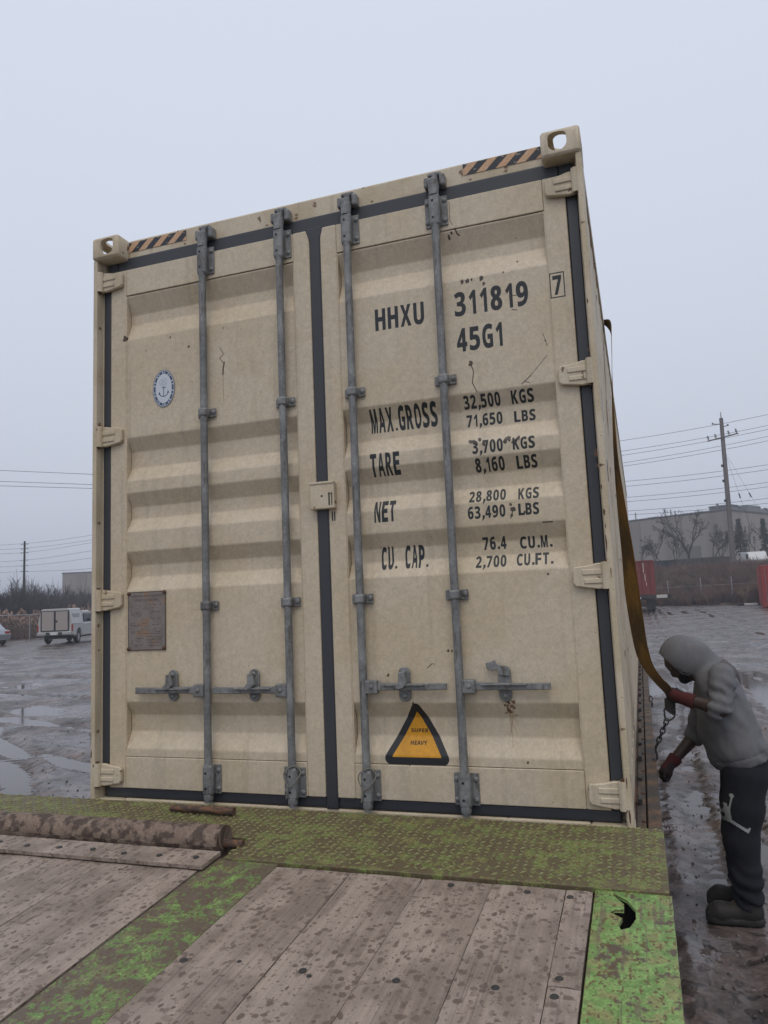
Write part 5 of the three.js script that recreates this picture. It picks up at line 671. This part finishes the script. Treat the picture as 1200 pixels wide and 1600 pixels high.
{
  const man = thing('person', 'person in grey hooded top and dark trousers, bending to hold the yellow strap', 'person');
  const Z = -1.95, Hc = [2.735, 1.455, Z], F = [-0.72, -0.69], U = [-0.69, 0.72]; const hd = (f, u, z = 0) => [Hc[0] + F[0] * f + U[0] * u, Hc[1] + F[1] * f + U[1] * u, Z + z];
  const J = { shL: [2.93, 1.37, -1.78], elL: [2.90, 1.195, -1.70], wrL: [2.735, 1.238, -1.75], haL: [2.652, 1.262, -1.795], shR: [2.89, 1.355, -2.125], elR: [2.785, 0.965, -2.19], wrR: [2.637, 0.822, -2.10], haR: [2.575, 0.758, -2.06], hipL: [3.005, 0.80, -1.86], hipR: [3.005, 0.79, -2.04], knL: [2.955, 0.435, -1.85], knR: [2.965, 0.43, -2.05], anL: [2.965, 0.10, -1.845], anR: [2.975, 0.10, -2.06], toL: [2.775, 0.05, -1.83], toR: [2.80, 0.05, -2.08] };
  const skin = std({ color: C3(0.045, 0.027, 0.02), roughness: 0.5 });
  // body: one surface under the clothes
  const bodyF = blend([cone(hd(0.0, 0.03), hd(-0.015, -0.005), 0.088, 0.09), cone(hd(0.045, -0.02), hd(0.055, -0.085), 0.055, 0.042), cone(hd(0.078, 0.028), hd(0.078, 0.028), 0.03, 0.03), cone(hd(0.088, 0.005), hd(0.108, -0.028), 0.010, 0.017), cone(hd(0.092, -0.062, -0.012), hd(0.092, -0.062, 0.012), 0.012, 0.012), cone(hd(-0.03, -0.05), [2.88, 1.36, Z], 0.06, 0.065), cone([2.92, 1.33, Z], [2.96, 1.05, Z], 0.12, 0.11), cone(J.shL, [2.92, 1.33, Z], 0.065, 0.1), cone(J.shR, [2.92, 1.33, Z], 0.065, 0.1), cone([2.96, 1.05, Z], [3.0, 0.85, Z], 0.11, 0.115), cone(J.shL, J.elL, 0.055, 0.045), cone(J.elL, J.wrL, 0.045, 0.031), cone(J.shR, J.elR, 0.055, 0.045), cone(J.elR, J.wrR, 0.046, 0.031), cone(J.hipL, J.knL, 0.085, 0.06), cone(J.knL, J.anL, 0.058, 0.042), cone(J.hipR, J.knR, 0.085, 0.06), cone(J.knR, J.anR, 0.058, 0.042), cone(J.wrL, J.haL, 0.03, 0.027), cone(J.wrR, J.haR, 0.03, 0.027), cone(J.anL, J.toL, 0.042, 0.03), cone(J.anR, J.toR, 0.042, 0.03)], 0.025);
  const headG = surfaceNets(bodyF, [2.56, 1.27, -2.08], [2.9, 1.62, -1.82], 0.006), bodyG = surfaceNets(bodyF, [2.5, 0.0, -2.34], [3.2, 1.5, -1.58], 0.019);
  add('body', merge([headG, bodyG]), skin, man);
  add('beard', surfaceNets(blend([cone(hd(0.052, -0.055, -0.05), hd(0.085, -0.078, -0.018), 0.022, 0.026), cone(hd(0.052, -0.055, 0.05), hd(0.085, -0.078, 0.018), 0.022, 0.026), cone(hd(0.082, -0.088, -0.02), hd(0.082, -0.088, 0.02), 0.027, 0.027)], 0.02), [2.6, 1.27, -2.06], [2.86, 1.5, -1.84], 0.005), std({ color: C3(0.008, 0.007, 0.007), roughness: 0.95 }), man);
  for (const s of [-1, 1]) add('eye', sph(...hd(0.086, 0.008, s * 0.033), 0.012), std({ color: C3(0.06, 0.05, 0.045), roughness: 0.2 }), man);
  // hoodie with the hood up, left sleeve pushed above the elbow
  const tor = blend([cone([2.905, 1.315, Z - 0.075], [2.925, 1.13, Z - 0.06], 0.112, 0.128), cone([2.905, 1.315, Z + 0.075], [2.925, 1.13, Z + 0.06], 0.112, 0.128), cone([2.925, 1.13, Z - 0.06], [2.985, 0.955, Z - 0.055], 0.128, 0.138), cone([2.925, 1.13, Z + 0.06], [2.985, 0.955, Z + 0.055], 0.128, 0.138), cone([2.99, 0.95, Z - 0.05], [3.015, 0.885, Z - 0.05], 0.140, 0.134), cone([2.99, 0.95, Z + 0.05], [3.015, 0.885, Z + 0.05], 0.140, 0.134), cone([2.965, 1.25, Z - 0.05], [3.005, 1.05, Z - 0.05], 0.088, 0.105), cone([2.965, 1.25, Z + 0.05], [3.005, 1.05, Z + 0.05], 0.088, 0.105), cone([2.87, 1.02, Z], [2.94, 0.93, Z], 0.095, 0.13)], 0.045);
  const slL = blend([cone(J.shL, [2.922, 1.30, -1.745], 0.072, 0.076), cone([2.918, 1.275, -1.733], [2.904, 1.21, -1.708], 0.066, 0.069), cone([2.904, 1.21, -1.708], [2.88, 1.193, -1.708], 0.066, 0.058)], 0.006), slR = blend([cone(J.shR, J.elR, 0.076, 0.062), cone(J.elR, [2.775, 0.952, -2.185], 0.06, 0.056)], 0.03);
  const hoodO = blend([cone(hd(-0.015, 0.026), hd(-0.03, -0.035), 0.113, 0.112), cone(hd(0.022, 0.012), hd(0.022, -0.03), 0.110, 0.104), cone(hd(-0.055, -0.06), [2.895, 1.36, Z], 0.092, 0.100), cone(hd(-0.105, -0.03, -0.05), hd(-0.105, -0.03, 0.05), 0.03, 0.03)], 0.04), hoodI = blend([cone(hd(0.0, 0.015), hd(0.0, -0.03), 0.102, 0.100), cone(hd(0.03, -0.02), hd(0.08, -0.10), 0.09, 0.085)], 0.03);
  const fold = (x, y, z) => { // creases: across the elbow and along the belly
    const e = Math.hypot(x - 2.90, y - 1.23, z + 1.71); let d = 0.0045 * Math.exp(-((e / 0.10) ** 2)) * Math.sin((y * 0.9 + x * 0.45 + 0.02 * fbm(x * 20 + 3, z * 20 + 50, 2)) * 110); d += 0.016 * (fbm(x * 9 + z * 5 + 20, y * 7 + z * 3 + 20, 3, 256, 2) - 0.5) * ss(1.45, 1.25, y); d += 0.004 * Math.sin((x * 0.75 + y * 0.65) * 85 + 7 * fbm(x * 5 + 9, y * 5 + z * 4 + 30, 2)) * ss(0.4, 0.62, fbm(x * 6 + 50, y * 6 + z * 5 + 40, 2, 256, 6)) * ss(1.40, 1.28, y); d += 0.004 * Math.sin(y * 130 + x * 60) * ss(0.93, 0.88, y) * 0; return d; };
  const hem = (x, y) => (y - (0.813 + (x - 2.875) * 0.30)); // the hem slopes up to the back
  const hoodieF = (x, y, z) => {
    let h = Math.max(hoodO(x, y, z), (x - Hc[0]) * F[0] + (y - Hc[1]) * F[1] - 0.072, -hoodI(x, y, z));
    let t = smin(tor(x, y, z), slL(x, y, z) + fold(x, y, z) * 0.8, 0.016); t = smin(t, slR(x, y, z), 0.03); t += fold(x, y, z);
    const hm = hem(x, y); t = Math.max(t, -hm); if (hm > 0.052 && hm < 0.062) t += 0.004; // stitched waistband
    return smin(h, t, 0.03);
  };
  const fab = dataTex(256, 256, (u, v) => { const a = vn(u * 120, v * 120, 120, 2), b = fbm(u * 8, v * 8, 3, 8, 5); const k = 0.86 + a * 0.16 + b * 0.12; return [110 * k, 111 * k, 115 * k]; }); fab.repeat.set(6, 6);
  add('hoodie', boxUV(surfaceNets(hoodieF, [2.56, 0.76, -2.3], [3.22, 1.64, -1.58], 0.0085)), std({ map: fab, roughness: 0.95 }), man);
  // trousers
  const leg = (h, k, a, s) => [cone(h, [mix(h[0], k[0], 0.5), mix(h[1], k[1], 0.5), h[2]], 0.116, 0.108), cone([mix(h[0], k[0], 0.5), mix(h[1], k[1], 0.5), h[2]], k, 0.108, 0.092), cone(k, [mix(k[0], a[0], 0.55), mix(k[1], a[1], 0.55), a[2]], 0.092, 0.082), cone([mix(k[0], a[0], 0.55), mix(k[1], a[1], 0.55), a[2]], [a[0], 0.17, a[2]], 0.086, 0.068), cone([a[0], 0.17, a[2]], [a[0] - 0.006, 0.11, a[2]], 0.074, 0.066)];
  const troF0 = blend([...leg(J.hipL, J.knL, J.anL), ...leg(J.hipR, J.knR, J.anR), cone([3.03, 0.87, Z - 0.05], [3.025, 0.80, Z - 0.05], 0.118, 0.12), cone([3.03, 0.87, Z + 0.05], [3.025, 0.80, Z + 0.05], 0.118, 0.12)], 0.03);
  const troF = (x, y, z) => troF0(x, y, z) + 0.009 * Math.sin(y * 80 + x * 40 + z * 30 + 5 * vn(y * 9 + 5, x * 14 + z * 11 + 40)) * ss(0.40, 0.16, y) + 0.008 * (fbm(x * 12 + z * 8 + 30, y * 9 + 12, 2, 256, 4) - 0.5);
  add('trousers', boxUV(surfaceNets(troF, [2.76, 0.05, -2.26], [3.22, 1.04, -1.66], 0.009)), std({ color: C3(0.0085, 0.010, 0.016), roughness: 0.9 }), man);
  { // white print of a leaping figure on the left thigh, following the cloth
    const poly = [[2.914, 0.698], [2.923, 0.695], [2.912, 0.661], [2.906, 0.637], [2.906, 0.607], [2.907, 0.579], [2.924, 0.568], [2.951, 0.552], [2.975, 0.537], [2.985, 0.535], [2.994, 0.542], [3.001, 0.539], [2.997, 0.528], [2.986, 0.51], [2.976, 0.517], [2.949, 0.534], [2.922, 0.55], [2.895, 0.561], [2.877, 0.559], [2.859, 0.553], [2.849, 0.548], [2.85, 0.561], [2.864, 0.569], [2.875, 0.581], [2.878, 0.596], [2.873, 0.605], [2.863, 0.595], [2.852, 0.585], [2.853, 0.595], [2.865, 0.611], [2.871, 0.626], [2.874, 0.638], [2.888, 0.642], [2.899, 0.646], [2.906, 0.667]];
    const inside = (x, y) => { if (Math.hypot(x - 2.919, y - 0.707) < 0.0115 || Math.hypot(x - 2.883, y - 0.651) < 0.010) return true; let c = false; for (let i = 0, j = poly.length - 1; i < poly.length; j = i++) { const [xi, yi] = poly[i], [xj, yj] = poly[j]; if ((yi > y) !== (yj > y) && x < (xj - xi) * (y - yi) / (yj - yi) + xi) c = !c; } return c; };
    const s = 0.0025, surf = (x, y) => { let z = -1.6; for (let k = 0; k < 60; k++) { const d = troF(x, y, z); if (d < 0.001) break; z -= Math.max(0.0008, d * 0.8); if (z < -2) break; } return z + 0.0035; };
    const memo = {}, pos = [], idx = [], vid = (i, j) => { const k = i + '_' + j; if (memo[k] === undefined) { const x = 2.845 + i * s, y = 0.505 + j * s; memo[k] = pos.length / 3; pos.push(x, y, surf(x, y)); } return memo[k]; };
    for (let i = 0; i < 64; i++) for (let j = 0; j < 86; j++) if (inside(2.845 + (i + 0.5) * s, 0.505 + (j + 0.5) * s)) { const a = vid(i, j), b = vid(i + 1, j), c = vid(i + 1, j + 1), d = vid(i, j + 1); idx.push(a, b, c, a, c, d); }
    const g = new THREE.BufferGeometry(); g.setAttribute('position', new THREE.Float32BufferAttribute(pos, 3)); g.setIndex(idx); g.computeVertexNormals(); add('trouser_print', g, std({ color: C3(0.36, 0.38, 0.38), roughness: 0.7 }), man);
  }
  // boots
  const boot = (a, t, s) => surfaceNets((x, y, z) => { let d = blend([cone([a[0], 0.16, a[2]], [a[0], 0.075, a[2]], 0.06, 0.062), cone([a[0] + 0.01, 0.06, a[2]], [t[0] + 0.03, 0.05, t[2]], 0.057, 0.052), cone([t[0] + 0.03, 0.055, t[2]], [t[0], 0.042, t[2]], 0.053, 0.045)], 0.03)(x, y, z); const sole = Math.max(blend([cone([a[0] + 0.012, 0.02, a[2]], [t[0] + 0.01, 0.02, t[2]], 0.058, 0.052)], 0.01)(x, y, z), y - 0.032); return Math.max(Math.min(d, sole - 0.004), 0.004 - y); }, [t[0] - 0.08, -0.012, Math.min(a[2], t[2]) - 0.09], [a[0] + 0.1, 0.24, Math.max(a[2], t[2]) + 0.09], 0.006);
  const mBoot = std({ color: C3(0.02, 0.018, 0.017), roughness: 0.7 });
  add('boot', boot(J.anL, J.toL), mBoot, man); add('boot', boot(J.anR, J.toR), mBoot, man);
  // gloves: dark palms and curled fingers, red backs and cuffs
  const glove = (wr, ha, up, curl, red2) => {
    const A = V(ha[0] - wr[0], ha[1] - wr[1], ha[2] - wr[2]).normalize(), W = V(...up).addScaledVector(A, -V(...up).dot(A)).normalize(), C = V(...curl).addScaledVector(A, -V(...curl).dot(A)).normalize(), k = V(...ha); const p3 = v => [v.x, v.y, v.z], fs = [cone(wr, ha, 0.030, 0.030)]; const at = (a, w, c) => p3(k.clone().addScaledVector(A, a).addScaledVector(W, w).addScaledVector(C, c));
    for (const w of [-0.026, -0.009, 0.009, 0.025]) fs.push(cone(at(-0.055, w * 0.7, 0), at(0.0, w, 0), 0.019, 0.0155)); const palm = blend(fs, 0.02);
    const fingers = []; [[0.028, 0.040], [0.0095, 0.046], [-0.009, 0.043], [-0.0265, 0.034]].forEach(([w, l]) => fingers.push(cone(at(0.0, w, 0), at(l * 0.75, w, 0.012), 0.0105, 0.0098), cone(at(l * 0.75, w, 0.012), at(l * 0.72, w * 0.95, 0.042), 0.0098, 0.0092), cone(at(l * 0.72, w * 0.95, 0.042), at(l * 0.15, w * 0.9, 0.05), 0.0092, 0.0085)));
    fingers.push(cone(at(-0.05, 0.026, 0.014), at(-0.012, 0.043, 0.032), 0.0125, 0.011), cone(at(-0.012, 0.043, 0.032), at(0.022, 0.034, 0.046), 0.011, 0.0095));
    const all = (x, y, z) => { let d = palm(x, y, z); for (const f of fingers) d = smin(d, f(x, y, z), 0.005); return d; };
    const mn = [0, 1, 2].map(i => Math.min(wr[i], ha[i]) - 0.1), mx = [0, 1, 2].map(i => Math.max(wr[i], ha[i]) + 0.1); add('glove', surfaceNets(all, mn, mx, 0.004), std({ color: C3(0.022, 0.014, 0.014), roughness: 0.85 }), man);
    const cuffA = V(...wr).addScaledVector(A, red2 ? -0.03 : -0.015), cuff = blend([cone(p3(cuffA), wr, 0.042, 0.037), cone(wr, at(-0.02, 0.002, -0.008), 0.034, red2 ? 0.0335 : 0.03)], 0.02); const cm = [0, 1, 2].map(i => Math.min(cuffA.toArray()[i], ha[i]) - 0.07), cx = [0, 1, 2].map(i => Math.max(cuffA.toArray()[i], ha[i]) + 0.07); add('glove_cuff', surfaceNets((x, y, z) => Math.max(cuff(x, y, z), (red2 ? -1 : 1) * 0 + (V(x, y, z).sub(cuffA).dot(A) * -1) - 0.012), cm, cx, 0.005), std({ color: C3(0.075, 0.013, 0.014), roughness: 0.9 }), man);
  };
  glove(J.wrL, J.haL, [0.1, 1, 0.15], [-0.1, -0.25, -1], true); glove(J.wrR, J.haR, [0.5, 0.4, 0.8], [-0.3, -0.9, 0.1], false);
}
scene.traverse(o => { if (o.isMesh) { o.castShadow = true; o.receiveShadow = true; } });
renderer.render(scene, camera);
